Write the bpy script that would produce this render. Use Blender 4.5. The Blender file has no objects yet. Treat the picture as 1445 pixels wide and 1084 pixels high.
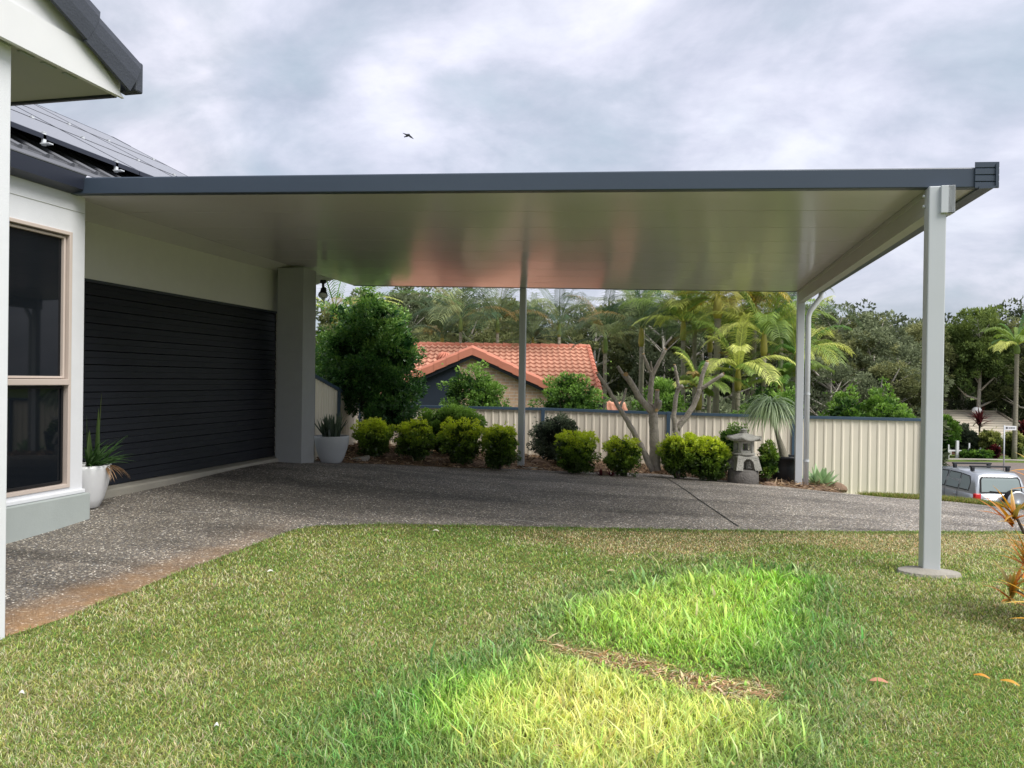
import bpy, bmesh, math, random
import numpy as np
from mathutils import Vector, Matrix

random.seed(11)
RNG = np.random.default_rng(11)
SC = bpy.context.scene
COL = SC.collection
R = math.radians
PI = math.pi

# ------------------------------------------------------------------ camera
F = 1085.0                       # focal length in photo pixels (photo 1445 x 1084)
YAW, PITCH, ROLL = R(12.74), R(-0.29), R(0.80)
CAM = Vector((0, 0, 1.5))
fwd0 = Vector((-math.sin(YAW), math.cos(YAW), 0))
right0 = Vector((math.cos(YAW), math.sin(YAW), 0))
fwd = (fwd0 * math.cos(PITCH) + Vector((0, 0, math.sin(PITCH)))).normalized()
up0 = right0.cross(fwd)
upc = up0 * math.cos(ROLL) - right0 * math.sin(ROLL)
rgt = right0 * math.cos(ROLL) + up0 * math.sin(ROLL)
cam_d = bpy.data.cameras.new('camera')
cam = bpy.data.objects.new('camera', cam_d)
COL.objects.link(cam)
m = Matrix((rgt, upc, -fwd)).transposed().to_4x4()
m.translation = CAM
cam.matrix_world = m
cam_d.sensor_width = 36
cam_d.lens = F / 1445 * 36
cam_d.clip_start = 0.05
cam_d.clip_end = 2000
SC.camera = cam

def P(px, py, d):
    """world point that photo pixel (px,py) shows at forward distance d"""
    return CAM + (fwd + rgt * ((px - 722.5) / F) - upc * ((py - 542.0) / F)) * d

def onz(px, py, f):
    """point on the ray of pixel where height == f(x,y)"""
    lo, hi = 0.5, 0.5
    while hi < 150:
        hi += 0.05 + hi * 0.01
        p = P(px, py, hi)
        if (p.z - f(p.x, p.y)) * (P(px, py, 0.5).z - f(0, 0.5)) <= 0:
            break
        lo = hi
    for _ in range(30):
        mid = (lo + hi) / 2
        p = P(px, py, mid)
        if (p.z - f(p.x, p.y)) * (P(px, py, 0.5).z - f(0, 0.5)) > 0:
            lo = mid
        else:
            hi = mid
    return P(px, py, hi)

# ------------------------------------------------------------------ terrain heights
ctrl_px = [  # photo x, forward distance, height of ground
    (60, 7.3, .08), (144, 8.0, .15), (240, 9.2, .17), (421, 11.3, .20), (468, 12.4, .12), (-250, 8, .1),
    (738, 13.7, -.075), (930, 13.3, -.15), (1130, 12.8, -.23), (1314, 6.0, .03), (722, 7.8, 0), (450, 7.4, .05),
    (1445, 8.3, -.08), (5, 4.2, .03), (722, 3, .02), (1445, 3, .02), (722, .5, .03), (0, 2, .03), (1445, 5, .02), (722, -3, .03),
    (-3000, -2, .05), (4000, -2, 0), (1330, 13.0, -.42), (1423, 12.0, -.39), (1250, 13.4, -.46), (1700, 11, -.6),
    (767, 15.4, -.15), (1121, 14.6, -.45), (1300, 14.2, -.6), (507, 16, .0),
    (900, 20, -1.3), (600, 22, -1.1), (200, 22, -.5), (1400, 15.6, -1.4), (1400, 19, -2.5), (1445, 24, -2.8), (1420, 29, -2.95),
    (1250, 24, -2.7), (1700, 18, -2.2), (1400, 41.6, -2.6), (1400, 48, -2.75), (1400, 62, -3.2), (1900, 41, -2.7), (1900, 24, -2.9),
    (700, 50, -3), (100, 50, -1.5), (1000, 40, -2.6), (700, 85, -4), (100, 85, -3), (1400, 85, -4), (2000, 70, -3.5),
    (722, -25, .2), (-2500, 15, .3), (-800, 30, -.3)]
_c = []
for px, d, z in ctrl_px:
    p = CAM + (fwd0 + right0 * ((px - 722.5) / F)) * d
    if abs(px) > 2200 and d < 0: p = CAM + fwd0 * d + right0 * (6 if px > 0 else -9)
    _c.append((p.x, p.y, z))
_c = np.array(_c)
def _phi(r):
    return r ** 2 * np.log(r + 1e-9)
_d = np.hypot(_c[:, None, 0] - _c[None, :, 0], _c[:, None, 1] - _c[None, :, 1])
_n = len(_c)
_A = np.zeros((_n + 3, _n + 3)); _A[:_n, :_n] = _phi(_d) + np.eye(_n) * .02
_A[:_n, _n] = 1; _A[:_n, _n + 1:] = _c[:, :2]; _A[_n:, :_n] = _A[:_n, _n:].T
_w = np.linalg.solve(_A, np.concatenate([_c[:, 2], [0, 0, 0]]))
def gz(x, y):
    x = np.atleast_1d(np.asarray(x, float)); y = np.atleast_1d(np.asarray(y, float))
    r = np.hypot(x, y - 10)
    k = np.minimum(1, 85 / np.maximum(r, 1e-6))
    xx, yy = x * k, (y - 10) * k + 10
    out = np.empty(len(x))
    for s in range(0, len(x), 20000):
        a, b = xx[s:s + 20000], yy[s:s + 20000]
        rr = np.hypot(a[:, None] - _c[None, :, 0], b[:, None] - _c[None, :, 1])
        out[s:s + 20000] = _phi(rr) @ _w[:_n] + _w[_n] + _w[_n + 1] * a + _w[_n + 2] * b
    return np.clip(out, -7, 1.2)
def g1(x, y): return float(gz(x, y)[0])
def G(px, py): return onz(px, py, g1)
def cam_ld(p):
    v = Vector(p) - CAM
    return v.dot(right0), v.dot(fwd0)
def at(px, d, py=620):
    """ground point under photo column px at forward distance d"""
    p = P(px, py, d)
    return Vector((p.x, p.y, g1(p.x, p.y)))

# ------------------------------------------------------------------ materials
def mat(name):
    m = bpy.data.materials.new(name); m.use_nodes = True
    nt = m.node_tree
    return m, nt, nt.nodes['Principled BSDF']

def plain(name, col, rough=.5, spec=.5, metal=0, var=.06, scale=6, bump=0, bscale=60, dirt=0):
    """paint-like material: base colour with soft large and small variation and a little bump"""
    m, nt, b = mat(name)
    N = nt.nodes.new; L = nt.links.new
    tc = N('ShaderNodeTexCoord')
    n1 = N('ShaderNodeTexNoise'); n1.inputs['Scale'].default_value = scale; n1.inputs['Detail'].default_value = 6
    n1.inputs['Roughness'].default_value = .65
    L(tc.outputs['Object'], n1.inputs['Vector'])
    mx = N('ShaderNodeMix'); mx.data_type = 'RGBA'
    c = Vector(col)
    mx.inputs['A'].default_value = (*(c * (1 - var * 2)), 1); mx.inputs['B'].default_value = (*[min(1, v) for v in c * (1 + var * 2)], 1)
    L(n1.outputs['Fac'], mx.inputs['Factor'])
    out = mx.outputs['Result']
    if dirt:
        n2 = N('ShaderNodeTexNoise'); n2.inputs['Scale'].default_value = 1.3; n2.inputs['Detail'].default_value = 8
        mp = N('ShaderNodeMapping'); mp.inputs['Scale'].default_value = (1, 1, .35)
        L(tc.outputs['Object'], mp.inputs['Vector']); L(mp.outputs['Vector'], n2.inputs['Vector'])
        rp = N('ShaderNodeMapRange'); rp.inputs['From Min'].default_value = .5; rp.inputs['From Max'].default_value = .75
        rp.inputs['To Max'].default_value = dirt
        L(n2.outputs['Fac'], rp.inputs['Value'])
        m2 = N('ShaderNodeMix'); m2.data_type = 'RGBA'; m2.inputs['B'].default_value = (*(c * .45), 1)
        L(rp.outputs['Result'], m2.inputs['Factor']); L(out, m2.inputs['A']); out = m2.outputs['Result']
    L(out, b.inputs['Base Color'])
    b.inputs['Roughness'].default_value = rough; b.inputs['Metallic'].default_value = metal
    b.inputs['Specular IOR Level'].default_value = spec
    if bump:
        nb = N('ShaderNodeTexNoise'); nb.inputs['Scale'].default_value = bscale; nb.inputs['Detail'].default_value = 5
        L(tc.outputs['Object'], nb.inputs['Vector'])
        bp = N('ShaderNodeBump'); bp.inputs['Strength'].default_value = bump; bp.inputs['Distance'].default_value = .02
        L(nb.outputs['Fac'], bp.inputs['Height']); L(bp.outputs['Normal'], b.inputs['Normal'])
    return m

def leafy(name, rough=.5, trans=.3, spec=.35):
    """foliage: colour read from the mesh's own 'Col' attribute, light passing through"""
    m, nt, b = mat(name)
    N = nt.nodes.new; L = nt.links.new
    at_ = N('ShaderNodeAttribute'); at_.attribute_name = 'Col'
    L(at_.outputs['Color'], b.inputs['Base Color'])
    b.inputs['Roughness'].default_value = rough; b.inputs['Specular IOR Level'].default_value = spec
    tr = N('ShaderNodeBsdfTranslucent')
    hs = N('ShaderNodeHueSaturation'); hs.inputs['Value'].default_value = 1.5; hs.inputs['Saturation'].default_value = 1.1
    L(at_.outputs['Color'], hs.inputs['Color']); L(hs.outputs['Color'], tr.inputs['Color'])
    ms = N('ShaderNodeMixShader'); ms.inputs['Fac'].default_value = trans
    L(b.outputs['BSDF'], ms.inputs[1]); L(tr.outputs['BSDF'], ms.inputs[2])
    L(ms.outputs['Shader'], nt.nodes['Material Output'].inputs['Surface'])
    return m

def glass(name, col=(.01, .012, .015), rough=.03):
    m, nt, b = mat(name)
    b.inputs['Base Color'].default_value = (*col, 1); b.inputs['Roughness'].default_value = rough
    b.inputs['Specular IOR Level'].default_value = .30
    return m

def brick_mat(name, c1, c2, mortar, scale=1, axis='XZ'):
    m, nt, b = mat(name)
    N = nt.nodes.new; L = nt.links.new
    tc = N('ShaderNodeTexCoord'); sp = N('ShaderNodeSeparateXYZ'); cb = N('ShaderNodeCombineXYZ')
    L(tc.outputs['Object'], sp.inputs[0])
    ad = N('ShaderNodeMath'); ad.operation = 'ADD'
    L(sp.outputs['X'], ad.inputs[0]); L(sp.outputs['Y'], ad.inputs[1])
    L(ad.outputs[0], cb.inputs['X']); L(sp.outputs['Z'], cb.inputs['Y'])
    br = N('ShaderNodeTexBrick'); br.inputs['Scale'].default_value = scale
    br.inputs['Brick Width'].default_value = .24; br.inputs['Row Height'].default_value = .086; br.inputs['Mortar Size'].default_value = .008
    br.inputs['Color1'].default_value = (*c1, 1); br.inputs['Color2'].default_value = (*c2, 1); br.inputs['Mortar'].default_value = (*mortar, 1)
    L(cb.outputs[0], br.inputs['Vector'])
    n = N('ShaderNodeTexNoise'); n.inputs['Scale'].default_value = 9; n.inputs['Detail'].default_value = 6
    L(tc.outputs['Object'], n.inputs['Vector'])
    mx = N('ShaderNodeMix'); mx.data_type = 'RGBA'; mx.blend_type = 'MULTIPLY'; mx.inputs['Factor'].default_value = .7
    rp = N('ShaderNodeMapRange'); rp.inputs['To Min'].default_value = .45; rp.inputs['To Max'].default_value = 1.45
    L(n.outputs['Fac'], rp.inputs['Value']); L(br.outputs['Color'], mx.inputs['A']); L(rp.outputs['Result'], mx.inputs['B'])
    L(mx.outputs['Result'], b.inputs['Base Color']); b.inputs['Roughness'].default_value = .85
    return m

# ------------------------------------------------------------------ objects and meshes
def tag(o, label=None, cat=None, group=None, kind=None):
    if label: o['label'] = label
    if cat: o['category'] = cat
    if group: o['group'] = group
    if kind: o['kind'] = kind
    return o

def thing(name, label, cat, loc=(0, 0, 0), rz=0, group=None):
    o = bpy.data.objects.new(name, None); COL.objects.link(o)
    o.location = loc; o.rotation_euler = (0, 0, rz); o.empty_display_size = .2
    return tag(o, label, cat, group)

def link(name, me, material, parent=None, smooth=False):
    o = bpy.data.objects.new(name, me); COL.objects.link(o)
    if material is not None:
        for mm in (material if isinstance(material, (list, tuple)) else [material]): me.materials.append(mm)
    if parent is not None: o.parent = parent
    if smooth:
        me.polygons.foreach_set('use_smooth', np.ones(len(me.polygons), bool))
    return o

class MB:
    """collects simple shapes into one mesh"""
    def __init__(s): s.v = []; s.f = []
    def add(s, vs, fs):
        n = len(s.v); s.v += [tuple(v) for v in vs]; s.f += [tuple(n + i for i in f) for f in fs]; return s
    def box(s, a, b, M=None):
        (x0, y0, z0), (x1, y1, z1) = a, b
        vs = [(x0, y0, z0), (x1, y0, z0), (x1, y1, z0), (x0, y1, z0), (x0, y0, z1), (x1, y0, z1), (x1, y1, z1), (x0, y1, z1)]
        if M is not None: vs = [M @ Vector(v) for v in vs]
        return s.add(vs, [(0, 3, 2, 1), (4, 5, 6, 7), (0, 1, 5, 4), (1, 2, 6, 5), (2, 3, 7, 6), (3, 0, 4, 7)])
    def bbox(s, a, b, r=.006, M=None):
        bm = bmesh.new(); bmesh.ops.create_cube(bm, size=1)
        c = [(a[i] + b[i]) / 2 for i in range(3)]; k = [abs(b[i] - a[i]) for i in range(3)]
        for v in bm.verts: v.co = Vector((v.co.x * k[0] + c[0], v.co.y * k[1] + c[1], v.co.z * k[2] + c[2]))
        bmesh.ops.bevel(bm, geom=list(bm.edges), offset=min(r, min(k) * .45), segments=2, affect='EDGES', profile=.5)
        bm.verts.index_update()
        vs = [v.co.copy() for v in bm.verts]
        if M is not None: vs = [M @ v for v in vs]
        s.add(vs, [tuple(v.index for v in f.verts) for f in bm.faces]); bm.free(); return s
    def quad(s, *p): return s.add(p, [tuple(range(len(p)))])
    def prism(s, poly, vec):
        """polygon (list of points) pushed along vec"""
        n = len(poly); vec = Vector(vec)
        vs = [Vector(p) for p in poly] + [Vector(p) + vec for p in poly]
        fs = [tuple(range(n))[::-1], tuple(range(n, 2 * n))] + [(i, (i + 1) % n, n + (i + 1) % n, n + i) for i in range(n)]
        return s.add(vs, fs)
    def tube(s, pts, rad, k=8, caps=True):
        pts = [Vector(p) for p in pts]; n = len(pts)
        if not hasattr(rad, '__len__'): rad = [rad] * n
        up = Vector((0, 0, 1)) if abs((pts[1] - pts[0]).normalized().z) < .9 else Vector((1, 0, 0))
        rings = []
        for i, p in enumerate(pts):
            t = (pts[min(i + 1, n - 1)] - pts[max(i - 1, 0)]).normalized()
            u = (up - t * up.dot(t)).normalized(); w = t.cross(u); up = u
            rings.append([p + (u * math.cos(2 * PI * j / k) + w * math.sin(2 * PI * j / k)) * rad[i] for j in range(k)])
        vs = [v for r in rings for v in r]
        fs = [(i * k + j, i * k + (j + 1) % k, (i + 1) * k + (j + 1) % k, (i + 1) * k + j) for i in range(n - 1) for j in range(k)]
        if caps: fs += [tuple(range(k))[::-1], tuple((n - 1) * k + j for j in range(k))]
        return s.add(vs, fs)
    def lathe(s, prof, k=24, c=(0, 0, 0), sq=None, rot=0):
        """prof: (radius,z) pairs; sq: number of sides for a faceted turn"""
        k = sq or k; c = Vector(c); vs = []; fs = []
        for r, z in prof:
            for j in range(k):
                a = 2 * PI * j / k + rot; vs.append(c + Vector((math.cos(a) * r, math.sin(a) * r, z)))
        for i in range(len(prof) - 1):
            for j in range(k): fs.append((i * k + j, i * k + (j + 1) % k, (i + 1) * k + (j + 1) % k, (i + 1) * k + j))
        fs += [tuple(range(k))[::-1], tuple((len(prof) - 1) * k + j for j in range(k))]
        return s.add(vs, fs)
    def mesh(s, name):
        me = bpy.data.meshes.new(name); me.from_pydata([tuple(v) for v in s.v], [], s.f); me.update(); return me
    def build(s, name, material, parent=None, smooth=False):
        return link(name, s.mesh(name), material, parent, smooth)

def np_mesh(name, verts, quads, cols=None, tris=None):
    """fast mesh from numpy arrays (quads (n,4) and/or tris (m,3))"""
    me = bpy.data.meshes.new(name)
    nq = 0 if quads is None else len(quads); ntr = 0 if tris is None else len(tris)
    me.vertices.add(len(verts)); me.vertices.foreach_set('co', np.asarray(verts, np.float32).ravel())
    loops = np.concatenate([x.ravel() for x in (quads, tris) if x is not None and len(x)]).astype(np.int32)
    me.loops.add(len(loops)); me.loops.foreach_set('vertex_index', loops)
    st = np.concatenate([np.arange(nq) * 4, nq * 4 + np.arange(ntr) * 3]).astype(np.int32)
    me.polygons.add(nq + ntr); me.polygons.foreach_set('loop_start', st)
    me.polygons.foreach_set('loop_total', np.concatenate([np.full(nq, 4), np.full(ntr, 3)]).astype(np.int32))
    me.update(calc_edges=True)
    if cols is not None:
        a = me.color_attributes.new('Col', 'FLOAT_COLOR', 'POINT')
        c = np.ones((len(verts), 4), np.float32); c[:, :3] = cols
        a.data.foreach_set('color', c.ravel())
    return me

def unit(v): return v / np.maximum(np.linalg.norm(v, axis=1, keepdims=True), 1e-9)

def leaves_arrays(pos, dirn, length, width, col, fold=.25, rng=RNG):
    """diamond leaves: returns verts, quads, cols"""
    n = len(pos); dirn = unit(dirn)
    rnd = unit(rng.normal(size=(n, 3))); side = unit(np.cross(dirn, rnd)); nor = np.cross(side, dirn)
    L = (length * np.ones(n))[:, None]; W = (width * np.ones(n))[:, None]
    v = np.empty((n, 4, 3))
    v[:, 0] = pos; v[:, 2] = pos + dirn * L - nor * L * .12
    mid = pos + dirn * L * .45
    v[:, 1] = mid + side * W * .5 + nor * W * fold; v[:, 3] = mid - side * W * .5 + nor * W * fold
    q = np.arange(n * 4).reshape(n, 4)
    return v.reshape(-1, 3), q, np.repeat(col, 4, axis=0)

def clump_crown(blobs, n, leaf, pal, rng, wid=.5, clumps=60, cr=.3, up=.5, inner=.35, top=None):
    """foliage volume: blobs [(centre,(rx,ry,rz))]; small clumps spread over them, leaves in each clump.
    pal: (dark, mid, light) linear colours"""
    C = []; Rr = []; O = []
    vol = np.array([b[1][0] * b[1][1] * b[1][2] for b in blobs]) ** .67; pr = vol / vol.sum()
    which = rng.choice(len(blobs), clumps, p=pr)
    for w in which:
        c, r = np.array(blobs[w][0], float), np.array(blobs[w][1], float)
        d = rng.normal(size=3); d /= np.linalg.norm(d)
        rad = (inner + (1 - inner) * rng.random() ** .5)
        C.append(c + d * r * rad); O.append(d); Rr.append(cr * (.6 + .8 * rng.random()) * r.min())
    C = np.array(C); O = np.array(O); Rr = np.array(Rr)
    k = rng.choice(clumps, n, p=Rr ** 2 / (Rr ** 2).sum())
    d = unit(rng.normal(size=(n, 3))); d[:, 2] *= .75
    rr = (.45 + .55 * rng.random(n)) ** .6
    pos = C[k] + d * (Rr[k] * rr)[:, None]
    dirn = d * .9 + O[k] * .5 + rng.normal(size=(n, 3)) * .45; dirn[:, 2] += up
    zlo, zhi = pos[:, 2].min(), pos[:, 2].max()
    t = np.clip(.25 * (pos[:, 2] - zlo) / (zhi - zlo + 1e-6) + .30 * (d[:, 2] * .5 + .5) + .3 * rng.random(n) + .25 * rng.random(clumps)[k] - .05, 0, 1)  # shading painted into leaf colour: darker low down and under clumps, plus random tone
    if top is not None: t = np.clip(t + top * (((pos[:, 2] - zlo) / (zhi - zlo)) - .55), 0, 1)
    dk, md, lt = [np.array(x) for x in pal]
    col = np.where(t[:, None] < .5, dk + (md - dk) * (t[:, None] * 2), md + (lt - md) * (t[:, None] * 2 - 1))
    return leaves_arrays(pos, dirn, leaf * (.6 + .8 * rng.random(n)), leaf * wid * (.7 + .6 * rng.random(n)), col, rng=rng)

def merge(parts):
    V = []; Q = []; Cc = []; n = 0
    for v, q, c in parts:
        V.append(v); Q.append(q + n); Cc.append(c); n += len(v)
    return np.concatenate(V), np.concatenate(Q), np.concatenate(Cc)

def copy_tree(o, parent=None):
    c = o.copy(); COL.objects.link(c); c.parent = parent
    for ch in list(o.children): copy_tree(ch, c)
    return c

def in_poly(x, y, poly):
    ins = np.zeros(len(x), bool); n = len(poly)
    for i in range(n):
        x0, y0 = poly[i]; x1, y1 = poly[(i + 1) % n]
        c = ((y0 > y) != (y1 > y)) & (x < (x1 - x0) * (y - y0) / (y1 - y0 + 1e-12) + x0)
        ins ^= c
    return ins
def sdist(x, y, poly):
    """signed distance, positive inside"""
    best = np.full(len(x), 1e9); n = len(poly)
    for i in range(n):
        x0, y0 = poly[i]; x1, y1 = poly[(i + 1) % n]
        dx, dy = x1 - x0, y1 - y0; t = np.clip(((x - x0) * dx + (y - y0) * dy) / (dx * dx + dy * dy + 1e-12), 0, 1)
        best = np.minimum(best, np.hypot(x - x0 - t * dx, y - y0 - t * dy))
    return np.where(in_poly(x, y, poly), best, -best)

_ph = RNG.random((40, 4)) * 6.28
def wav(x, y, s=1.0, seed=0):
    """smooth pseudo noise, about -1..1"""
    o = np.zeros_like(x, float); a = 1; tot = 0
    for k in range(5):
        p = _ph[(seed * 5 + k) % 40]; ang = p[0] + k * 1.7; f = s * (1.9 ** k)
        u = x * math.cos(ang) + y * math.sin(ang); w = -x * math.sin(ang) + y * math.cos(ang)
        o += a * np.sin(u * f + p[1] + 1.3 * np.sin(w * f * .7 + p[2])) * np.cos(w * f * .8 + p[3]); tot += a; a *= .62
    return o / tot * 1.6

# ================================================================== world and sun
w = bpy.data.worlds.new("World"); SC.world = w; w.use_nodes = True
nt = w.node_tree; N = nt.nodes.new; L = nt.links.new
bg = nt.nodes['Background']
sky = N('ShaderNodeTexSky'); sky.sky_type = 'NISHITA'; sky.sun_disc = False
SUN_EL, SUN_AZ = R(52), R(118)          # azimuth clockwise from +Y
sky.sun_elevation = SUN_EL; sky.sun_rotation = SUN_AZ
sky.air_density = 1.0; sky.dust_density = 1.5
tc = N('ShaderNodeTexCoord'); sp = N('ShaderNodeSeparateXYZ'); L(tc.outputs['Generated'], sp.inputs[0])
za = N('ShaderNodeMath'); za.operation = 'MAXIMUM'; za.inputs[1].default_value = 0; L(sp.outputs['Z'], za.inputs[0])
zb = N('ShaderNodeMath'); zb.operation = 'ADD'; zb.inputs[1].default_value = .50; L(za.outputs[0], zb.inputs[0])
dv = N('ShaderNodeVectorMath'); dv.operation = 'DIVIDE'
cz = N('ShaderNodeCombineXYZ')
for i in range(3): L(zb.outputs[0], cz.inputs[i])
L(tc.outputs['Generated'], dv.inputs[0]); L(cz.outputs[0], dv.inputs[1])
def sky_noise(scale, detail, rough, off, dist=.3):
    mp = N('ShaderNodeMapping'); mp.inputs['Location'].default_value = off; mp.inputs['Scale'].default_value = (1, 1.25, .6)
    L(dv.outputs[0], mp.inputs['Vector'])
    n = N('ShaderNodeTexNoise'); n.inputs['Scale'].default_value = scale; n.inputs['Detail'].default_value = detail
    n.inputs['Roughness'].default_value = rough; n.inputs['Distortion'].default_value = dist
    L(mp.outputs[0], n.inputs['Vector']); return n
nA = sky_noise(3.2, 9, .55, (3.1, 1.7, 0))
nB = sky_noise(1.1, 4, .5, (8.3, 4.1, 2))
nC = sky_noise(4.6, 8, .6, (1.3, 9.2, 5))
cr = N('ShaderNodeValToRGB'); e = cr.color_ramp.elements      # cloud body: grey-violet bases to white tops
e[0].position = .32; e[0].color = (.44, .50, .57, 1); e[1].position = .66; e[1].color = (.80, .80, .87, 1)
k = e.new(.43); k.color = (.52, .55, .63, 1); k = e.new(.54); k.color = (.67, .67, .76, 1)
L(nA.outputs['Fac'], cr.inputs['Fac'])
cr2 = N('ShaderNodeValToRGB'); e = cr2.color_ramp.elements
e[0].position = .35; e[0].color = (.82, .84, .87, 1); e[1].position = .68; e[1].color = (1.10, 1.09, 1.09, 1)
L(nC.outputs['Fac'], cr2.inputs['Fac'])
mu = N('ShaderNodeMix'); mu.data_type = 'RGBA'; mu.blend_type = 'MULTIPLY'; mu.inputs['Factor'].default_value = 1
mu.clamp_result = False
L(cr.outputs['Color'], mu.inputs['A']); L(cr2.outputs['Color'], mu.inputs['B'])
sc_ = N('ShaderNodeVectorMath'); sc_.operation = 'SCALE'; sc_.inputs['Scale'].default_value = 12.3   # cloud radiance in the sky's own units
L(mu.outputs['Result'], sc_.inputs[0])
hz = N('ShaderNodeMapRange'); hz.inputs['From Min'].default_value = .02; hz.inputs['From Max'].default_value = .30
hz.inputs['To Min'].default_value = .80; hz.inputs['To Max'].default_value = 1.0; L(sp.outputs['Z'], hz.inputs['Value'])
sc2 = N('ShaderNodeVectorMath'); sc2.operation = 'SCALE'; L(sc_.outputs[0], sc2.inputs[0]); L(hz.outputs[0], sc2.inputs['Scale'])
cov = N('ShaderNodeMapRange'); cov.inputs['From Min'].default_value = .42; cov.inputs['From Max'].default_value = .5
cov.inputs['To Min'].default_value = 1.0; cov.inputs['To Max'].default_value = .84
L(nB.outputs['Fac'], cov.inputs['Value'])
thin = N('ShaderNodeVectorMath'); thin.operation = 'SCALE'; thin.inputs['Scale'].default_value = 1.6
L(sky.outputs['Color'], thin.inputs[0])
mm = N('ShaderNodeMix'); mm.data_type = 'RGBA'; mm.clamp_result = False
L(cov.outputs[0], mm.inputs['Factor']); L(thin.outputs[0], mm.inputs['A']); L(sc2.outputs[0], mm.inputs['B'])
L(mm.outputs['Result'], bg.inputs['Color']); bg.inputs['Strength'].default_value = .11

sd = bpy.data.lights.new('sun', 'SUN'); so = bpy.data.objects.new('sun', sd); COL.objects.link(so)
sd.energy = 4.5; sd.angle = R(40); sd.color = (1, .965, .90)
sdir = Vector((math.sin(SUN_AZ) * math.cos(SUN_EL), math.cos(SUN_AZ) * math.cos(SUN_EL), math.sin(SUN_EL)))
so.rotation_euler = (-sdir).to_track_quat('-Z', 'Y').to_euler(); so.location = (10, -10, 30)
SC.view_settings.view_transform = 'Standard'; SC.view_settings.look = 'None'; SC.view_settings.exposure = 0; SC.view_settings.gamma = 1
SC.render.engine = 'CYCLES'
SC.cycles.max_bounces = 8; SC.cycles.transparent_max_bounces = 8

# ================================================================== shared materials
M = {}
M['wall'] = plain('painted_wall', (.70, .715, .75), .6, .3, var=.03, bump=.12, bscale=140, dirt=.12)
M['lintel'] = plain('lintel_render', (.64, .63, .60), .65, .3, var=.03, bump=.1, bscale=120, dirt=.1)
M['pillar'] = plain('pillar_render', (.34, .35, .355), .7, .3, var=.04, bump=.25, bscale=110, dirt=.2)
M['plinth'] = plain('plinth_paint', (.37, .41, .40), .6, .3, var=.04, bump=.12, dirt=.2)
M['board'] = plain('fascia_board', (.72, .725, .74), .5, .35, var=.02, dirt=.08)
M['soffit'] = plain('soffit', (.40, .41, .37), .6, .3, var=.02)
M['navy'] = plain('navy_steel', (.042, .060, .088), .38, .5, var=.05, scale=2)
M['navyd'] = plain('dark_navy_steel', (.018, .022, .036), .4, .5, var=.05, scale=2)
M['door'] = plain('garage_door_paint', (.012, .014, .021), .45, .28, var=.10, scale=3, bump=.1, bscale=200, dirt=.3)
M['tile'] = plain('dark_roof_tile', (.055, .062, .080), .6, .35, var=.12, scale=5, bump=.16, bscale=70)
M['roofg'] = plain('grey_roof', (.13, .135, .15), .55, .35, var=.08, scale=4, bump=.15)
M['frame'] = plain('beige_window_frame', (.56, .48, .43), .45, .4, var=.03)
M['glass'] = glass('tinted_glass', (.006, .008, .011), .025)
M['gasket'] = plain('black_rubber', (.01, .01, .011), .6, .3, var=.03)
M['post'] = plain('grey_steel_post', (.52, .55, .58), .38, .45, var=.025, scale=3, dirt=.10)
M['beam'] = plain('carport_beam', (.43, .43, .40), .4, .4, var=.03, scale=2)
M['conc'] = plain('concrete', (.34, .32, .28), .85, .2, var=.12, scale=7, bump=.5, bscale=60, dirt=.4)
M['apron'] = plain('apron_concrete', (.36, .34, .29), .8, .2, var=.1, scale=5, bump=.35, bscale=60, dirt=.4)
M['white'] = plain('glazed_white', (.74, .75, .77), .32, .5, var=.02, bump=.05)
M['pipe'] = plain('white_pipe', (.66, .69, .72), .35, .45, var=.02)
M['gpot'] = plain('grey_pot', (.46, .48, .50), .5, .4, var=.05, dirt=.2)
M['soil'] = plain('soil', (.06, .042, .03), .95, .1, var=.3, scale=20, bump=1, bscale=40)
M['cream'] = plain('cream_steel', (.86, .79, .66), .5, .35, var=.025, scale=2, dirt=.13)
M['blue'] = plain('blue_steel', (.055, .095, .145), .45, .4, var=.06, scale=3, dirt=.2)
M['bark'] = plain('grey_bark', (.47, .42, .36), .9, .15, var=.3, scale=14, bump=1.0, bscale=38)
M['gumbark'] = plain('gum_bark', (.42, .39, .34), .8, .2, var=.25, scale=3, bump=.5, bscale=12)
M['dbark'] = plain('dark_bark', (.09, .075, .06), .9, .15, var=.25, scale=6, bump=.8, bscale=20)
M['cut'] = plain('fresh_cut_wood', (.55, .36, .17), .8, .2, var=.15, scale=30, bump=.3, bscale=60)
M['stone'] = plain('lantern_stone', (.35, .345, .31), .9, .15, var=.28, scale=11, bump=1.0, bscale=45, dirt=.6)
M['dstone'] = plain('dark_stone', (.17, .16, .15), .9, .15, var=.3, scale=9, bump=1.0, bscale=40, dirt=.5)
M['rock'] = plain('brown_rock', (.22, .15, .105), .9, .15, var=.3, scale=7, bump=1.0, bscale=22, dirt=.5)
M['black'] = plain('black_plastic', (.012, .014, .018), .5, .4, var=.08)
M['leaf'] = leafy('leaf'); M['gloss'] = leafy('glossy_leaf', .33, .22, .5); M['far'] = leafy('far_leaf', .7, .25, .15)
M['grass'] = leafy('grass_blade', .55, .38, .3)
M['ptrunk'] = plain('palm_trunk', (.28, .26, .20), .8, .2, var=.2, scale=8, bump=.6, bscale=30)
M['shaft'] = plain('palm_crownshaft', (.34, .30, .06), .5, .4, var=.2, scale=4)
M['green_shaft'] = plain('green_crownshaft', (.16, .24, .06), .5, .4, var=.15, scale=4)

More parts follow.
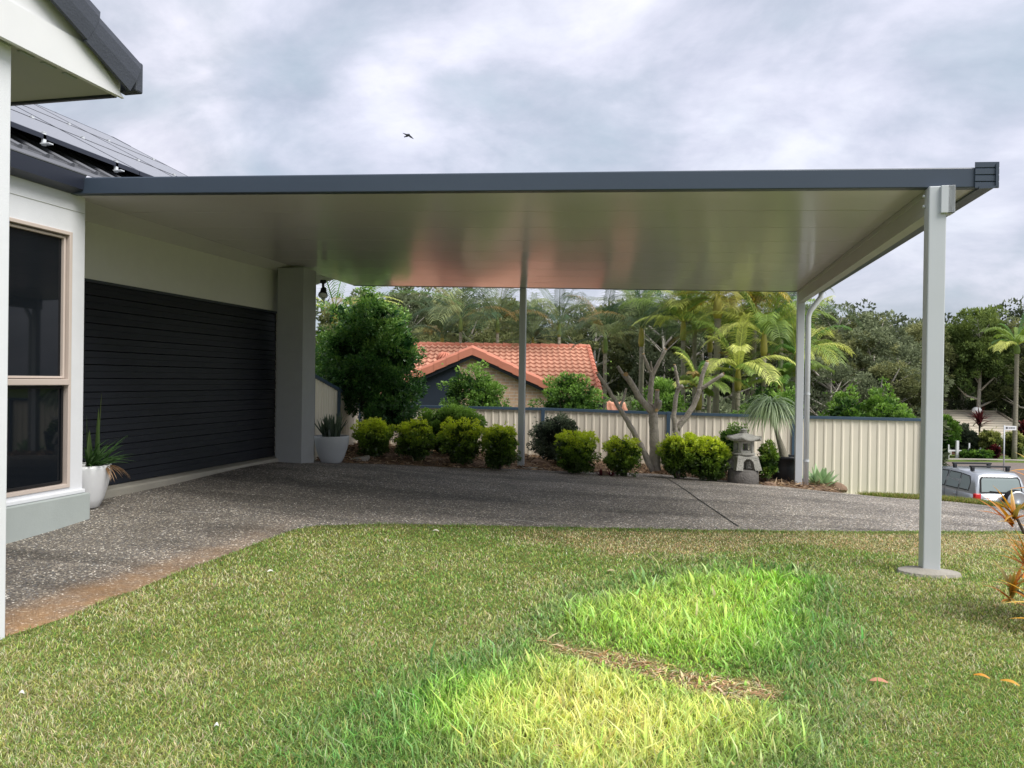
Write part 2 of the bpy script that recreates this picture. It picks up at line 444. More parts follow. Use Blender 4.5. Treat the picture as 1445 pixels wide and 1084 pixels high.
# carport ceiling: factory painted steel, softly mirror-like
def ceiling_mat():
    m, nt, b = mat('carport_ceiling')
    N = nt.nodes.new; L = nt.links.new
    b.inputs['Base Color'].default_value = (.62, .585, .615, 1)
    tc = N('ShaderNodeTexCoord'); mp = N('ShaderNodeMapping'); mp.inputs['Scale'].default_value = (.5, 5, 1)
    n = N('ShaderNodeTexNoise'); n.inputs['Scale'].default_value = 2.5; n.inputs['Detail'].default_value = 4
    L(tc.outputs['Object'], mp.inputs[0]); L(mp.outputs[0], n.inputs['Vector'])
    rp = N('ShaderNodeMapRange'); rp.inputs['To Min'].default_value = .165; rp.inputs['To Max'].default_value = .185
    L(n.outputs['Fac'], rp.inputs['Value']); L(rp.outputs[0], b.inputs['Roughness'])
    b.inputs['Specular IOR Level'].default_value = .5
    b.inputs['Anisotropic'].default_value = .6
    return m
M['ceil'] = ceiling_mat()

def aggregate_mat():
    """exposed aggregate concrete: pebbles of several greys in dark cement, rust-red soil stain from the 'Col' attribute"""
    m, nt, b = mat('exposed_aggregate')
    N = nt.nodes.new; L = nt.links.new
    tc = N('ShaderNodeTexCoord')
    vo = N('ShaderNodeTexVoronoi'); vo.inputs['Scale'].default_value = 80; L(tc.outputs['Object'], vo.inputs['Vector'])
    sp = N('ShaderNodeSeparateColor'); L(vo.outputs['Color'], sp.inputs[0])
    cr = N('ShaderNodeValToRGB'); cr.color_ramp.interpolation = 'CONSTANT'; e = cr.color_ramp.elements
    e[0].position = 0; e[0].color = (.045, .040, .036, 1); e[1].position = .22; e[1].color = (.085, .075, .064, 1)
    for p, c in ((.42, (.125, .11, .092)), (.58, (.065, .06, .056)), (.72, (.185, .165, .135)), (.84, (.11, .115, .12)), (.91, (.30, .27, .225)), (.975, (.5, .48, .44))):
        k = e.new(p); k.color = (*c, 1)
    L(sp.outputs[0], cr.inputs['Fac'])
    v2 = N('ShaderNodeTexVoronoi'); v2.feature = 'DISTANCE_TO_EDGE'; v2.inputs['Scale'].default_value = 80; L(tc.outputs['Object'], v2.inputs['Vector'])
    ed = N('ShaderNodeMapRange'); ed.inputs['From Max'].default_value = .12; L(v2.outputs['Distance'], ed.inputs['Value'])
    mx = N('ShaderNodeMix'); mx.data_type = 'RGBA'; mx.inputs['A'].default_value = (.055, .05, .046, 1)
    L(ed.outputs[0], mx.inputs['Factor']); L(cr.outputs['Color'], mx.inputs['B'])
    # broad weathering
    n = N('ShaderNodeTexNoise'); n.inputs['Scale'].default_value = .9; n.inputs['Detail'].default_value = 8; n.inputs['Roughness'].default_value = .6
    L(tc.outputs['Object'], n.inputs['Vector'])
    rp = N('ShaderNodeMapRange'); rp.inputs['From Min'].default_value = .3; rp.inputs['From Max'].default_value = .7
    rp.inputs['To Min'].default_value = .70; rp.inputs['To Max'].default_value = 1.35
    L(n.outputs['Fac'], rp.inputs['Value'])
    mpw = N('ShaderNodeMapping'); mpw.inputs['Rotation'].default_value = (0, 0, .12); mpw.inputs['Scale'].default_value = (.22, 1.5, 1)
    L(tc.outputs['Object'], mpw.inputs[0]); nw = N('ShaderNodeTexNoise'); nw.inputs['Scale'].default_value = 1.1; nw.inputs['Detail'].default_value = 6
    L(mpw.outputs[0], nw.inputs['Vector']); rw_ = N('ShaderNodeMapRange'); rw_.inputs['From Min'].default_value = .38; rw_.inputs['From Max'].default_value = .5
    rw_.inputs['To Min'].default_value = .72; rw_.inputs['To Max'].default_value = 1.12; L(nw.outputs['Fac'], rw_.inputs['Value'])
    ml = N('ShaderNodeMath'); ml.operation = 'MULTIPLY'; L(rp.outputs[0], ml.inputs[0]); L(rw_.outputs[0], ml.inputs[1])
    m2 = N('ShaderNodeMix'); m2.data_type = 'RGBA'; m2.blend_type = 'MULTIPLY'; m2.inputs['Factor'].default_value = 1; m2.clamp_result = False
    L(mx.outputs['Result'], m2.inputs['A']); L(ml.outputs[0], m2.inputs['B'])
    at_ = N('ShaderNodeAttribute'); at_.attribute_name = 'Col'
    m3 = N('ShaderNodeMix'); m3.data_type = 'RGBA'; m3.blend_type = 'MULTIPLY'; m3.inputs['Factor'].default_value = 1; m3.clamp_result = False
    L(m2.outputs['Result'], m3.inputs['A']); L(at_.outputs['Color'], m3.inputs['B'])
    a2 = N('ShaderNodeAttribute'); a2.attribute_name = 'Stain'
    ns = N('ShaderNodeTexNoise'); ns.inputs['Scale'].default_value = 5; ns.inputs['Detail'].default_value = 9; ns.inputs['Roughness'].default_value = .7; L(tc.outputs['Object'], ns.inputs['Vector'])
    rs = N('ShaderNodeMapRange'); rs.inputs['From Min'].default_value = .35; rs.inputs['From Max'].default_value = .6; rs.inputs['To Min'].default_value = .45; rs.inputs['To Max'].default_value = .95; L(ns.outputs['Fac'], rs.inputs['Value'])
    mf = N('ShaderNodeMath'); mf.operation = 'MULTIPLY'; L(a2.outputs['Fac'], mf.inputs[0]); L(rs.outputs[0], mf.inputs[1])
    m4 = N('ShaderNodeMix'); m4.data_type = 'RGBA'; m4.clamp_result = False; m4.inputs['B'].default_value = (.50, .285, .125, 1)
    L(mf.outputs[0], m4.inputs['Factor']); L(m3.outputs['Result'], m4.inputs['A'])
    L(m4.outputs['Result'], b.inputs['Base Color']); b.inputs['Roughness'].default_value = .75; b.inputs['Specular IOR Level'].default_value = .35
    bp = N('ShaderNodeBump'); bp.inputs['Strength'].default_value = .8; bp.inputs['Distance'].default_value = .006
    L(ed.outputs[0], bp.inputs['Height']); L(bp.outputs[0], b.inputs['Normal'])
    return m
M['agg'] = aggregate_mat()

def mottled(name, cols, scale, rough=.95, bump=.8, bscale=30):
    m, nt, b = mat(name)
    N = nt.nodes.new; L = nt.links.new
    tc = N('ShaderNodeTexCoord'); n = N('ShaderNodeTexNoise'); n.inputs['Scale'].default_value = scale; n.inputs['Detail'].default_value = 12
    n.inputs['Roughness'].default_value = .72; L(tc.outputs['Object'], n.inputs['Vector'])
    cr = N('ShaderNodeValToRGB'); e = cr.color_ramp.elements
    e[0].position = .3; e[0].color = (*cols[0], 1); e[1].position = .7; e[1].color = (*cols[-1], 1)
    for i, c in enumerate(cols[1:-1]): k = e.new(.3 + .4 * (i + 1) / (len(cols) - 1)); k.color = (*c, 1)
    L(n.outputs['Fac'], cr.inputs['Fac']); L(cr.outputs['Color'], b.inputs['Base Color'])
    b.inputs['Roughness'].default_value = rough; b.inputs['Specular IOR Level'].default_value = .1
    nb = N('ShaderNodeTexNoise'); nb.inputs['Scale'].default_value = bscale; nb.inputs['Detail'].default_value = 8
    L(tc.outputs['Object'], nb.inputs['Vector'])
    bp = N('ShaderNodeBump'); bp.inputs['Strength'].default_value = bump; bp.inputs['Distance'].default_value = .05
    L(nb.outputs['Fac'], bp.inputs['Height']); L(bp.outputs[0], b.inputs['Normal'])
    return m
M['turf'] = mottled('turf_soil', [(.07, .07, .025), (.14, .16, .045), (.26, .21, .10)], 3)
M['meadow'] = mottled('ground_cover', [(.05, .08, .02), (.11, .16, .04), (.17, .19, .07)], 1.2, bscale=8)
M['mulch'] = mottled('mulch', [(.08, .055, .036), (.20, .13, .085), (.36, .26, .17)], 9)
M['asphalt'] = mottled('road_asphalt', [(.16, .135, .12), (.20, .17, .155), (.235, .205, .185)], 4, .9, .2, 60)

# ================================================================== ground sheets
def sheet(name, xs, ys, material, dz=0, **kw):
    X, Y = np.meshgrid(xs, ys); x = X.ravel(); y = Y.ravel()
    z = gz(x, y) + dz; nx, ny = len(xs), len(ys)
    i = np.arange(nx * ny).reshape(ny, nx)
    q = np.stack([i[:-1, :-1], i[:-1, 1:], i[1:, 1:], i[1:, :-1]], -1).reshape(-1, 4)
    o = link(name, np_mesh(name, np.stack([x, y, z], 1), q), material, smooth=True); return tag(o, **kw)
def graded(lo, hi, c0, c1, fine):
    a = list(np.arange(c0, c1, fine)); s = fine; v = c1
    while v < hi: a.append(v); s *= 1.12; v += s
    a.append(hi); s = fine; v = c0 - fine
    while v > lo: a.insert(0, v); s *= 1.12; v -= s
    a.insert(0, lo); return np.array(a)
sheet('ground', graded(-900, 900, -12, 18, .5), graded(-900, 1400, -6, 30, .5), M['meadow'], dz=-.06, kind='structure')

front_px = [(0, 907), (37, 894), (74, 885), (112, 868), (149, 851), (186, 840), (223, 823), (261, 808), (317, 788), (372, 766), (410, 752), (447, 745),
            (520, 743), (600, 743), (700, 745), (800, 747), (900, 749), (1000, 751), (1100, 752), (1200, 753), (1300, 753), (1380, 753), (1445, 753)]
FR = [cam_ld(G(*p)) for p in front_px]
FR = [(-4.6, 1.5), (-3.6, 3.0)] + FR + [(FR[-1][0] + 1.5, FR[-1][1] + .1), (FR[-1][0] + 4, FR[-1][1] + .6), (FR[-1][0] + 9, FR[-1][1] + 2.5)]
back_px = [(445, 651), (500, 655), (560, 657), (640, 661), (730, 663), (790, 666), (850, 668), (930, 670), (1000, 677), (1060, 683),
           (1130, 691), (1190, 697), (1250, 703), (1330, 708), (1423, 718)]
BK = [cam_ld(G(*p)) for p in back_px]
BK = [(-9, 3.0), (-8.2, 5.5), (-6.2, 7.4), (-5.4, 8.6), (-3.9, 11.9)] + BK + [(BK[-1][0] + 2, BK[-1][1] - .1), (BK[-1][0] + 5, BK[-1][1] + .6), (BK[-1][0] + 9, BK[-1][1] + 2.5)]
def resample(c, n, keys=None):
    c = np.array(c); s = np.concatenate([[0], np.cumsum(np.hypot(*np.diff(c, axis=0).T))]); s /= s[-1]
    t = np.linspace(0, 1, n); return np.stack([np.interp(t, s, c[:, 0]), np.interp(t, s, c[:, 1])], 1)
def ld_w(l, d):
    return CAM.x + right0.x * l + fwd0.x * d, CAM.y + right0.y * l + fwd0.y * d
NF = 240
fr = resample(FR, NF); bk = resample(BK, NF)
NV = 44
T = np.linspace(0, 1, NV)[:, None, None]
grid = fr[None] * (1 - T) + bk[None] * T
lx, ly = ld_w(grid[..., 0], grid[..., 1]); x = lx.ravel(); y = ly.ravel()
z = gz(x, y) + .012
i = np.arange(NF * NV).reshape(NV, NF)
q = np.stack([i[:-1, :-1], i[:-1, 1:], i[1:, 1:], i[1:, :-1]], -1).reshape(-1, 4)
# red soil washed over the drive beside the lawn at the left, drive tone lighter to the right and near the lawn edge
l_ = grid[..., 0].ravel(); d_ = grid[..., 1].ravel(); tt = (np.repeat(np.linspace(0, 1, NV), NF)); dist = tt * np.hypot(*(np.tile(bk - fr, (NV, 1)).T))
st = np.clip(1.05 - dist / (.50 + .24 * wav(x, y, 1.3, 1)), 0, 1) * np.clip((-2.05 - l_) / 1.0, 0, 1) + .25 * np.clip(1 - dist / .8, 0, 1) * np.clip((-1.9 - l_) / 1, 0, 1)
st = np.clip(st, 0, 1)[:, None]; STAIN = st * np.ones((1, 3))
du = (np.clip((l_ + 0.5) / 6, 0, 1) * .75 + .25 * np.clip(1 - dist / 1.2, 0, 1))[:, None]
colr = np.ones((len(x), 3)) * np.array([1.0, .995, .975])
colr = colr * (1 + du * np.array([.50, .50, .54])) * 1.98
me = np_mesh('driveway', np.stack([x, y, z], 1), q, colr)
a_ = me.color_attributes.new('Stain', 'FLOAT_COLOR', 'POINT'); c_ = np.ones((len(x), 4), np.float32); c_[:, :3] = STAIN; a_.data.foreach_set('color', c_.ravel())
tag(link('driveway', me, M['agg'], smooth=True), kind='structure')

# control joints sawn in the drive (thin dark strips lying on it)
def joint(pxs, wdt=.012):
    mb = MB(); pts = [G(*p) for p in pxs]; pp = []
    for a, b in zip(pts[:-1], pts[1:]):
        n = 12
        for k in range(n): pp.append(a.lerp(b, k / n))
    pp.append(pts[-1]); vs = []
    for k, p in enumerate(pp):
        t = (pp[min(k + 1, len(pp) - 1)] - pp[max(k - 1, 0)]); s = Vector((-t.y, t.x, 0)).normalized() * wdt / 2
        for q_ in (p + s, p - s): vs.append((q_.x, q_.y, g1(q_.x, q_.y) + .0165))
    mb.add(vs, [(2 * k, 2 * k + 1, 2 * k + 3, 2 * k + 2) for k in range(len(pp) - 1)]); return mb
jm = joint([(930, 671), (985, 706), (1042, 745)], .016)
for extra in ([(520, 681), (640, 682)], [(448, 690), (330, 660)]):
    e2 = joint(extra, .008); jm.add(e2.v, e2.f)
tag(jm.build('driveway_joint', M['gasket']), kind='structure')
sm = joint([(713, 735), (751, 738)], .02)
for extra in ([(753, 740), (781, 741)], [(258, 724), (298, 726)], [(862, 695), (876, 696)]):
    e2 = joint(extra, .016); sm.add(e2.v, e2.f)
tag(sm.build('driveway_chalk_line', plain('chalk', (.5, .48, .45), .9, .1, var=.2)), kind='structure')

# lawn sheet: from the drive edge to well behind the camera
lat = np.concatenate([np.linspace(-4.6, 9, 160), np.linspace(9.3, 15, 10)])
FRa = np.array(FR); edge_d = lambda l: np.interp(l, FRa[:, 0], FRa[:, 1])
rows = 60; t = np.linspace(0, 1, rows)[:, None] ** 1.0
dd = edge_d(lat)[None, :] * (1 - t) + (-8) * t + .03
ll = np.repeat(lat[None, :], rows, 0)
x, y = ld_w(ll, dd); x = x.ravel(); y = y.ravel()
i = np.arange(x.size).reshape(rows, -1)
q = np.stack([i[:-1, :-1], i[1:, :-1], i[1:, 1:], i[:-1, 1:]], -1).reshape(-1, 4)
tag(link('lawn', np_mesh('lawn', np.stack([x, y, gz(x, y) + .016], 1), q), M['turf'], smooth=True), kind='structure')

# fence line (forward-distance coordinates) and garden bed between drive and fence
fc = lambda px, d: ((px - 722.5) / F * d, d)
FEN = [fc(507, 16.0), fc(767, 15.4), fc(944, 14.9), fc(1121, 14.4), fc(1304, 13.85)]
bedb = resample(BK[5:5 + 12], 120); fl = resample([fc(440, 15.2), fc(500, 16.2)] + FEN[:4], 120)
rows = 14; T = np.linspace(0, 1, rows)[:, None, None]
grid = bedb[None] * (1 - T) + fl[None] * T
x, y = ld_w(grid[..., 0], grid[..., 1]); x = x.ravel(); y = y.ravel(); tt = np.repeat(np.linspace(0, 1, rows), 120)
z = gz(x, y) + .014 + .10 * np.sin(np.clip(tt * 3, 0, 1.5)) * (1 + .4 * wav(x, y, 3, 2)) * np.clip(tt * 8, 0, 1)
i = np.arange(x.size).reshape(rows, -1); q = np.stack([i[:-1, :-1], i[:-1, 1:], i[1:, 1:], i[1:, :-1]], -1).reshape(-1, 4)
tag(link('garden_bed', np_mesh('garden_bed', np.stack([x, y, z], 1), q), M['mulch'], smooth=True), kind='structure')
BEDX, BEDY, BEDZ = x.copy(), y.copy(), z.copy()
def bedz(px, d):
    p = at(px, d); k = np.argmin((BEDX - p.x) ** 2 + (BEDY - p.y) ** 2); return Vector((p.x, p.y, max(p.z, BEDZ[k])))

# road beyond the fence with kerb
def strip(name, corners, material, dz, n=60, m_=20, **kw):
    c = np.array(corners); s = np.linspace(0, 1, n)[None, :, None]; t = np.linspace(0, 1, m_)[:, None, None]
    g = (c[0] * (1 - s) + c[1] * s) * (1 - t) + (c[3] * (1 - s) + c[2] * s) * t
    x, y = ld_w(g[..., 0], g[..., 1]); x = x.ravel(); y = y.ravel()
    i = np.arange(x.size).reshape(m_, n); q = np.stack([i[:-1, :-1], i[:-1, 1:], i[1:, 1:], i[1:, :-1]], -1).reshape(-1, 4)
    return tag(link(name, np_mesh(name, np.stack([x, y, gz(x, y) + dz], 1), q), material, smooth=True), **kw)
strip('road', [(9, 18.8), (70, 18.8), (90, 41.6), (9, 41.6)], M['asphalt'], .02, kind='structure')
strip('kerb', [(9, 41.6), (90, 41.6), (90, 42.3), (9, 42.3)], M['conc'], .14, 60, 3, kind='structure')

# ================================================================== our house
H = thing('house', 'pale grey rendered house with black garage door and dark tiled porch gable', 'house', (-6.2, 8, .2))
def hp(mb, name, m_, parent=None, smooth=False):
    """part of the house: built in world coordinates, then moved under its parent"""
    o = mb.build(name, m_, None, smooth); attach(o, parent or H); return o
def wloc(o):
    v = Vector((0, 0, 0))
    while o is not None: v += o.location; o = o.parent
    return v
def attach(o, parent):
    """keep world coordinates when the whole parent chain has no rotation"""
    base = wloc(parent); o.data.transform(Matrix.Translation(-base)); o.parent = parent
XW, XB = -6.2, -5.65           # garage wall plane, bay wall plane
YP0, YP1 = 10.63, 11.04        # pillar
DT, DB = 2.50, .275            # garage door top and bottom
ZS_IN, ZS_OUT = 3.07, 3.20
# walls
mb = MB()
mb.box((XW - .25, 6.2, DT), (XW, 11.0, 3.3))                    # over the door
mb.box((-9.5, 10.86, -.3), (XW - .001, 11.04, 3.3))                # end wall
hp(mb, 'wall', M['lintel'])
mb = MB(); wt, wb, wl, wr = 2.83, .435, 4.2, 6.14
mb.box((XB - .2, wr, .33), (XB, 6.30, 3.3))                     # strip right of the window
mb.box((XB - .2, 2.5, wt), (XB, wr, 3.3)); mb.box((XB - .2, 2.5, .33), (XB, wr, wb)); mb.box((XB - .2, 2.5, wb), (XB, wl, wt))
mb.box((XW - .3, 6.1, .2), (XB - .2, 6.298, 3.3))
hp(mb, 'bay_wall', M['wall'])
mb = MB(); mb.bbox((XB - .5, 2.5, -.1), (XB + .065, 6.335, .36), .01)
hp(mb, 'plinth', M['plinth'])
mb = MB(); mb.bbox((XB - .3, 2.5, .362), (XB + .03, 6.31, .40), .008); hp(mb, 'ledge', M['wall'])
# thin darker joint strip above the window head
mb = MB(); mb.box((XB, 2.6, 3.035), (XB + .004, 6.29, 3.04)); hp(mb, 'wall_joint', M['soffit'])
# window
win_m = MB(); fx = XB + .012
def frame_rect(mb, x0, x1, y0, y1, z0, z1, t):
    mb.bbox((x0, y0, z0), (x1, y0 + t, z1), .004); mb.bbox((x0, y1 - t, z0), (x1, y1, z1), .004)
    mb.bbox((x0, y0 + t, z0), (x1, y1 - t, z0 + t), .004); mb.bbox((x0, y0 + t, z1 - t), (x1, y1 - t, z1), .004)
frame_rect(win_m, XB - .08, fx, wl, wr, wb, wt, .034)
win_m.bbox((XB - .08, wl + .045, 1.395), (fx + .012, wr - .036, 1.45), .006)
frame_rect(win_m, XB - .075, XB - .02, wl + .046, wr - .046, 1.456, wt - .046, .022)
win = hp(win_m, 'window', M['frame'])
mb = MB(); mb.box((XB - .07, wl + .05, 1.45), (XB - .05, wr - .05, wt - .05)); hp(mb, 'upper_pane', M['glass'], win)
mb = MB(); mb.box((XB - .064, wl + .05, wb + .04), (XB - .044, wr - .05, 1.39)); hp(mb, 'lower_pane', M['glass'], win)
mb = MB(); frame_rect(mb, XB - .044, XB - .03, wl + .045, wr - .045, wb + .045, 1.385, .022); hp(mb, 'gasket', M['gasket'], win)
# garage door made of ribbed slats
mb = MB(); n = 15; hh = (DT - DB) / n
for k in range(n):
    z0 = DB + k * hh; o_ = .006 * math.sin(k * 2.1)
    mb.prism([(XW - .02, 6.15, z0), (XW - .045, 6.15, z0 + .008), (XW - .045, 6.15, z0 + .0), (XW - .09, 6.15, z0), (XW - .09, 6.15, z0 + hh), (XW - .045, 6.15, z0 + hh - .004), (XW - .03 + o_ * .3, 6.15, z0 + hh - .010), (XW - .022 + o_ * .3, 6.15, z0 + hh * .5), (XW - .03, 6.15, z0 + hh * .48), (XW - .022, 6.15, z0 + .014)], (0, 4.7, 0))
hp(mb, 'garage_door', M['door'])
mb = MB(); mb.box((XW - .05, 6.2, DT - .018), (XW + .006, 10.9, DT + .012)); hp(mb, 'door_trim', M['navyd'])
mb = MB(); mb.bbox((XW - .12, 6.2, -.1), (XW + .17, 10.9, DB - .012), .02); hp(mb, 'apron', M['apron'])
mb = MB(); mb.bbox((-6.085, YP0, -.1), (XB, YP1, 3.16), .008); hp(mb, 'pillar', M['pillar'])

# carport ceiling plane
def cz_(x, y): return 1.5 + 1.54 + .020 * (1.88 - x)
CFL, CFR_, CBR, CBL = [onz(px, py, cz_) for px, py in ((92, 275), (1377, 266), (1152, 412), (499, 403))]
# house soffit from the ceiling seam back down to the wall
mb = MB()
ys_ = YP1 + 1.3; xo_ = CFL.x + (CBL.x - CFL.x) * (ys_ - CFL.y) / (CBL.y - CFL.y)
mb.quad((CFL.x + .03, CFL.y, cz_(CFL.x, CFL.y) + .02), (xo_ + .03, ys_, cz_(xo_, 0) + .02), (XW - .3, ys_, ZS_IN), (XW - .3, CFL.y, ZS_IN - .02))
mb.box((XW - .3, YP1, 3.25), (CBL.x + .02, ys_, 3.4))
hp(mb, 'soffit', M['lintel'])
# eave fascia, gutter and roof behind the carport
def Zr(x): return 3.42 + .50 * (-5.55 - x)
XR = -9.6
mb = MB(); mb.prism([(XB + .02, 1, 3.19), (XB + .14, 1, 3.22), (XB + .15, 1, 3.35), (XB + .13, 1, 3.36), (XB - .02, 1, 3.36), (XB - .02, 1, 3.19)], (0, CFL.y - 1 - .02, 0))
hp(mb, 'gutter', M['navyd'])
mb = MB(); mb.prism([(XB + .135, 1, 3.365), (XB + .135, 1, 3.375), (XB - .22, 1, 3.53), (XB - .22, 1, 3.52)], (0, 9.6, 0))
hp(mb, 'gutter_guard', M['roofg'])
mb = MB(); nn = 24
for k in range(nn):                                            # low tile courses, each overlapping the one below
    x0 = -5.83 + (XR + 5.83) * k / nn; x1 = -5.83 + (XR + 5.83) * (k + 1) / nn
    mb.quad((x0, 1, Zr(x0) - .03), (x0, 11.6, Zr(x0) - .03), (x1, 11.6, Zr(x1) - .06), (x1, 1, Zr(x1) - .06))
    mb.quad((x0, 1, Zr(x0) - .03), (x0, 1, Zr(x0) - .06), (x0, 11.6, Zr(x0) - .06), (x0, 11.6, Zr(x0) - .03))
for y_ in np.arange(1.2, 11.5, .3):
    mb.tube([(-5.8, y_, Zr(-5.8) - .035), (XR, y_, Zr(XR) - .05)], .03, 6)
mb.quad((XR, 1, Zr(XR) - .05), (XR, 11.6, Zr(XR) - .05), (-13.5, 11.6, 3.4), (-13.5, 1, 3.4))
roof = hp(mb, 'roof', M['roofg'])
mb = MB()
for k in range(26): mb.tube([(XR, 1 + k * .41, Zr(XR) + .01), (XR, 1 + k * .41 + .43, Zr(XR) - .005)], [.10, .085], 10)
hp(mb, 'ridge', M['tile'], roof)
mb = MB(); mb.box((-13, 2.6, -.2), (-6.6, 2.7, 3.2)); mb.box((-13.1, 2.6, -.2), (-13, 11, 3.3)); hp(mb, 'rear_wall', M['wall'])
# porch: column, gable board, soffit and verge tiles
XC = -3.62
pc = G(6, 905)
mb = MB(); mb.bbox((-4.05, 3.0, -.2), (XC, 3.50, 3.30), .008); hp(mb, 'porch_column', M['wall'])
ZG = 3.275; XG = -3.55; YG = 4.24; tanp = .47
def rake(y): return ZG + .13 + (YG - y) * tanp
poly = [(XG, YG, ZG), (XG, YG, ZG + .13), (XG, -1.0, rake(-1.0) + .06), (XG, -1.0, ZG)]
mb = MB(); mb.prism(poly, (-.03, 0, 0)); gb = hp(mb, 'gable_board', M['board'])
mb = MB(); mb.prism([(XG + .022, YG + .01, ZG - .01), (XG + .022, YG - .28, ZG + .20), (XG + .022, -1, ZG + .20), (XG + .022, -1, ZG - .01)], (-.02, 0, 0)); hp(mb, 'lower_board', M['board'], gb)
mb = MB(); mb.quad((XG - .03, YG - .02, ZG + .012), (XG - .03, -1, ZG + .012), (-5.6, -1, ZG + .012), (-5.6, YG - .02, ZG + .012)); ps = hp(mb, 'porch_soffit', M['soffit'])
mb = MB(); mb.bbox((-5.6, YG - .02, ZG - .004), (XG - .031, YG + .01, ZG + .02), .004); hp(mb, 'soffit_trim', M['navyd'], ps)
for k in range(9):
    mb = MB(); mb.box((XG - .085, YG - .38 - k * .155, ZG + .004), (XG - .06, YG - .29 - k * .155, ZG + .0115)); hp(mb, 'soffit_vent', M['plinth'], ps)
# porch roof slope and barge tiles
mb = MB()
mb.prism([(XG - .04, YG + .02, ZG + .05), (XG - .04, YG + .02, ZG + .11), (XG - .04, -1, rake(-1) + .08), (XG - .04, -1, rake(-1) + .0)], (-2.2, 0, 0))
pr = hp(mb, 'porch_roof', M['roofg'])
ang = math.atan(tanp)
for k in range(9):
    y0 = YG + .05 - k * .36
    c = Vector((XG + .02, y0, rake(y0) + .03 + .0))
    Mx = Matrix.Translation(c) @ Matrix.Rotation(-ang, 4, 'X')
    b_ = MB()
    # angled barge tile: a vertical face and a rounded shoulder, thick lip at its lower end
    prof = [(.05, -.115), (.064, -.03), (.064, .05), (.05, .095), (.02, .122), (-.03, .13), (-.12, .12), (-.12, .095), (-.01, .10), (.03, .06), (.03, -.115)]
    r0, r1 = 1.10, 1.0
    lower = [(a * r0, 0.0, bq * r0 + .01) for a, bq in prof]; upper = [(a * r1, -.40, bq * r1 - .012) for a, bq in prof]
    nP = len(prof)
    vs = [Mx @ Vector(v) for v in lower + upper]
    b_.add(vs, [tuple(range(nP)), tuple(range(nP, 2 * nP))[::-1]] + [(j, j + nP, (j + 1) % nP + nP, (j + 1) % nP) for j in range(nP)])
    hp(b_, 'barge_tile', M['tile'], pr, smooth=False)
b_ = MB(); b_.bbox((XG - .06, YG + .05, ZG + .05), (XG + .075, YG + .12, ZG + .25), .012)
hp(b_, 'barge_cap', M['tile'], pr)

# solar panels on the house roof
solm = glass('solar_cell', (.22, .23, .26), .3)
def solar(i, x0, x1, y0, y1, lab):
    t = thing('solar_panel', lab, 'solar panel', ((x0 + x1) / 2, y0, Zr((x0 + x1) / 2) + .12), 0, 'solar panels on the house roof')
    o = Vector(t.location)
    def T_(mb, nm, m_, par=t):
        ob = mb.build(nm, m_); attach(ob, par); return ob
    h = .13
    mb = MB(); mb.prism([(x0, y0, Zr(x0) + h), (x0, y0, Zr(x0) + h + .006), (x1, y0, Zr(x1) + h + .006), (x1, y0, Zr(x1) + h)], (0, y1 - y0, 0)); T_(mb, 'cell_sheet', solm)
    mb = MB(); d = .03
    mb.prism([(x0 + d, y0 - .01, Zr(x0 + d) + h - .035), (x0 + d, y0 - .01, Zr(x0 + d) + h + .01), (x0, y0 - .01, Zr(x0) + h + .01), (x0, y0 - .01, Zr(x0) + h - .035)], (0, y1 - y0 + .02, 0))
    mb.prism([(x1, y0 - .01, Zr(x1) + h - .035), (x1, y0 - .01, Zr(x1) + h + .01), (x1 - d, y0 - .01, Zr(x1 - d) + h + .01), (x1 - d, y0 - .01, Zr(x1 - d) + h - .035)], (0, y1 - y0 + .02, 0))
    for yy in (y0 - .012, y1):
        mb.prism([(x0, yy, Zr(x0) + h - .035), (x0, yy, Zr(x0) + h + .01), (x1, yy, Zr(x1) + h + .01), (x1, yy, Zr(x1) + h - .035)], (0, .012, 0))
    T_(mb, 'frame', M['navyd'])
    for yy in (y0 + .35, y1 - .35):
        mb = MB(); mb.box((x0 + .005, yy, Zr(x0) + .02), (x0 + .03, yy + .035, Zr(x0) + h + .015)); mb.box((x0 - .02, yy, Zr(x0) + h + .012), (x0 + .03, yy + .035, Zr(x0) + h + .02)); mb.box((x0 + .0, yy - .01, Zr(x0) + .03), (x0 + .10, yy + .045, Zr(x0) + .04)); T_(mb, 'bracket', M['pipe'])
k = 0
for r_ in range(3):
    for c_ in range(4):
        x0 = -6.0 - r_ * 1.08; y0 = 4.1 + c_ * 1.68
        nm = ['lowest', 'middle', 'highest'][r_]; cm = ['nearest the porch', 'second from the porch', 'third from the porch', 'farthest from the porch'][c_]
        solar(k, x0, x0 - 1.05, y0, y0 + 1.65, f'dark framed solar panel in the {nm} row on the roof, {cm}'); k += 1

# spotlight under the soffit beside the pillar
p = P(456, 399, 12.1)
sl = thing('spotlight', 'small dark security spotlight hanging from the soffit beside the pillar', 'spotlight', p)
mb = MB(); mb.lathe([(.045, .04), (.05, .02), (.05, .0), (.02, -.02), (.02, -.10), (.012, -.12)], 14); mb.build('mount', M['black'], sl, True)
mb = MB(); mb.lathe([(.03, .08), (.045, .06), (.05, .0), (.07, -.05), (.075, -.075)], 16); o = mb.build('lamp_head', M['black'], sl, True); o.location = (.02, -.03, -.15); o.rotation_euler = (R(-35), R(-15), 0)
mb2 = MB(); mb2.lathe([(.066, -.078), (.06, -.09), (.0, -.105)], 16); lo = mb2.build('lens', M['pipe'], o, True)

# ================================================================== carport
CP = thing('carport', 'flat grey carport with dark navy fascia on three steel posts', 'carport', (1.88, 6.6, 0))
def cp(mb, name, m_, parent=None, smooth=False):
    o = mb.build(name, m_, None, smooth); attach(o, parent or CP); return o
TH = .11
def cpt(p, dz): return Vector((p.x, p.y, cz_(p.x, p.y) + dz))
xg = CFR_.x
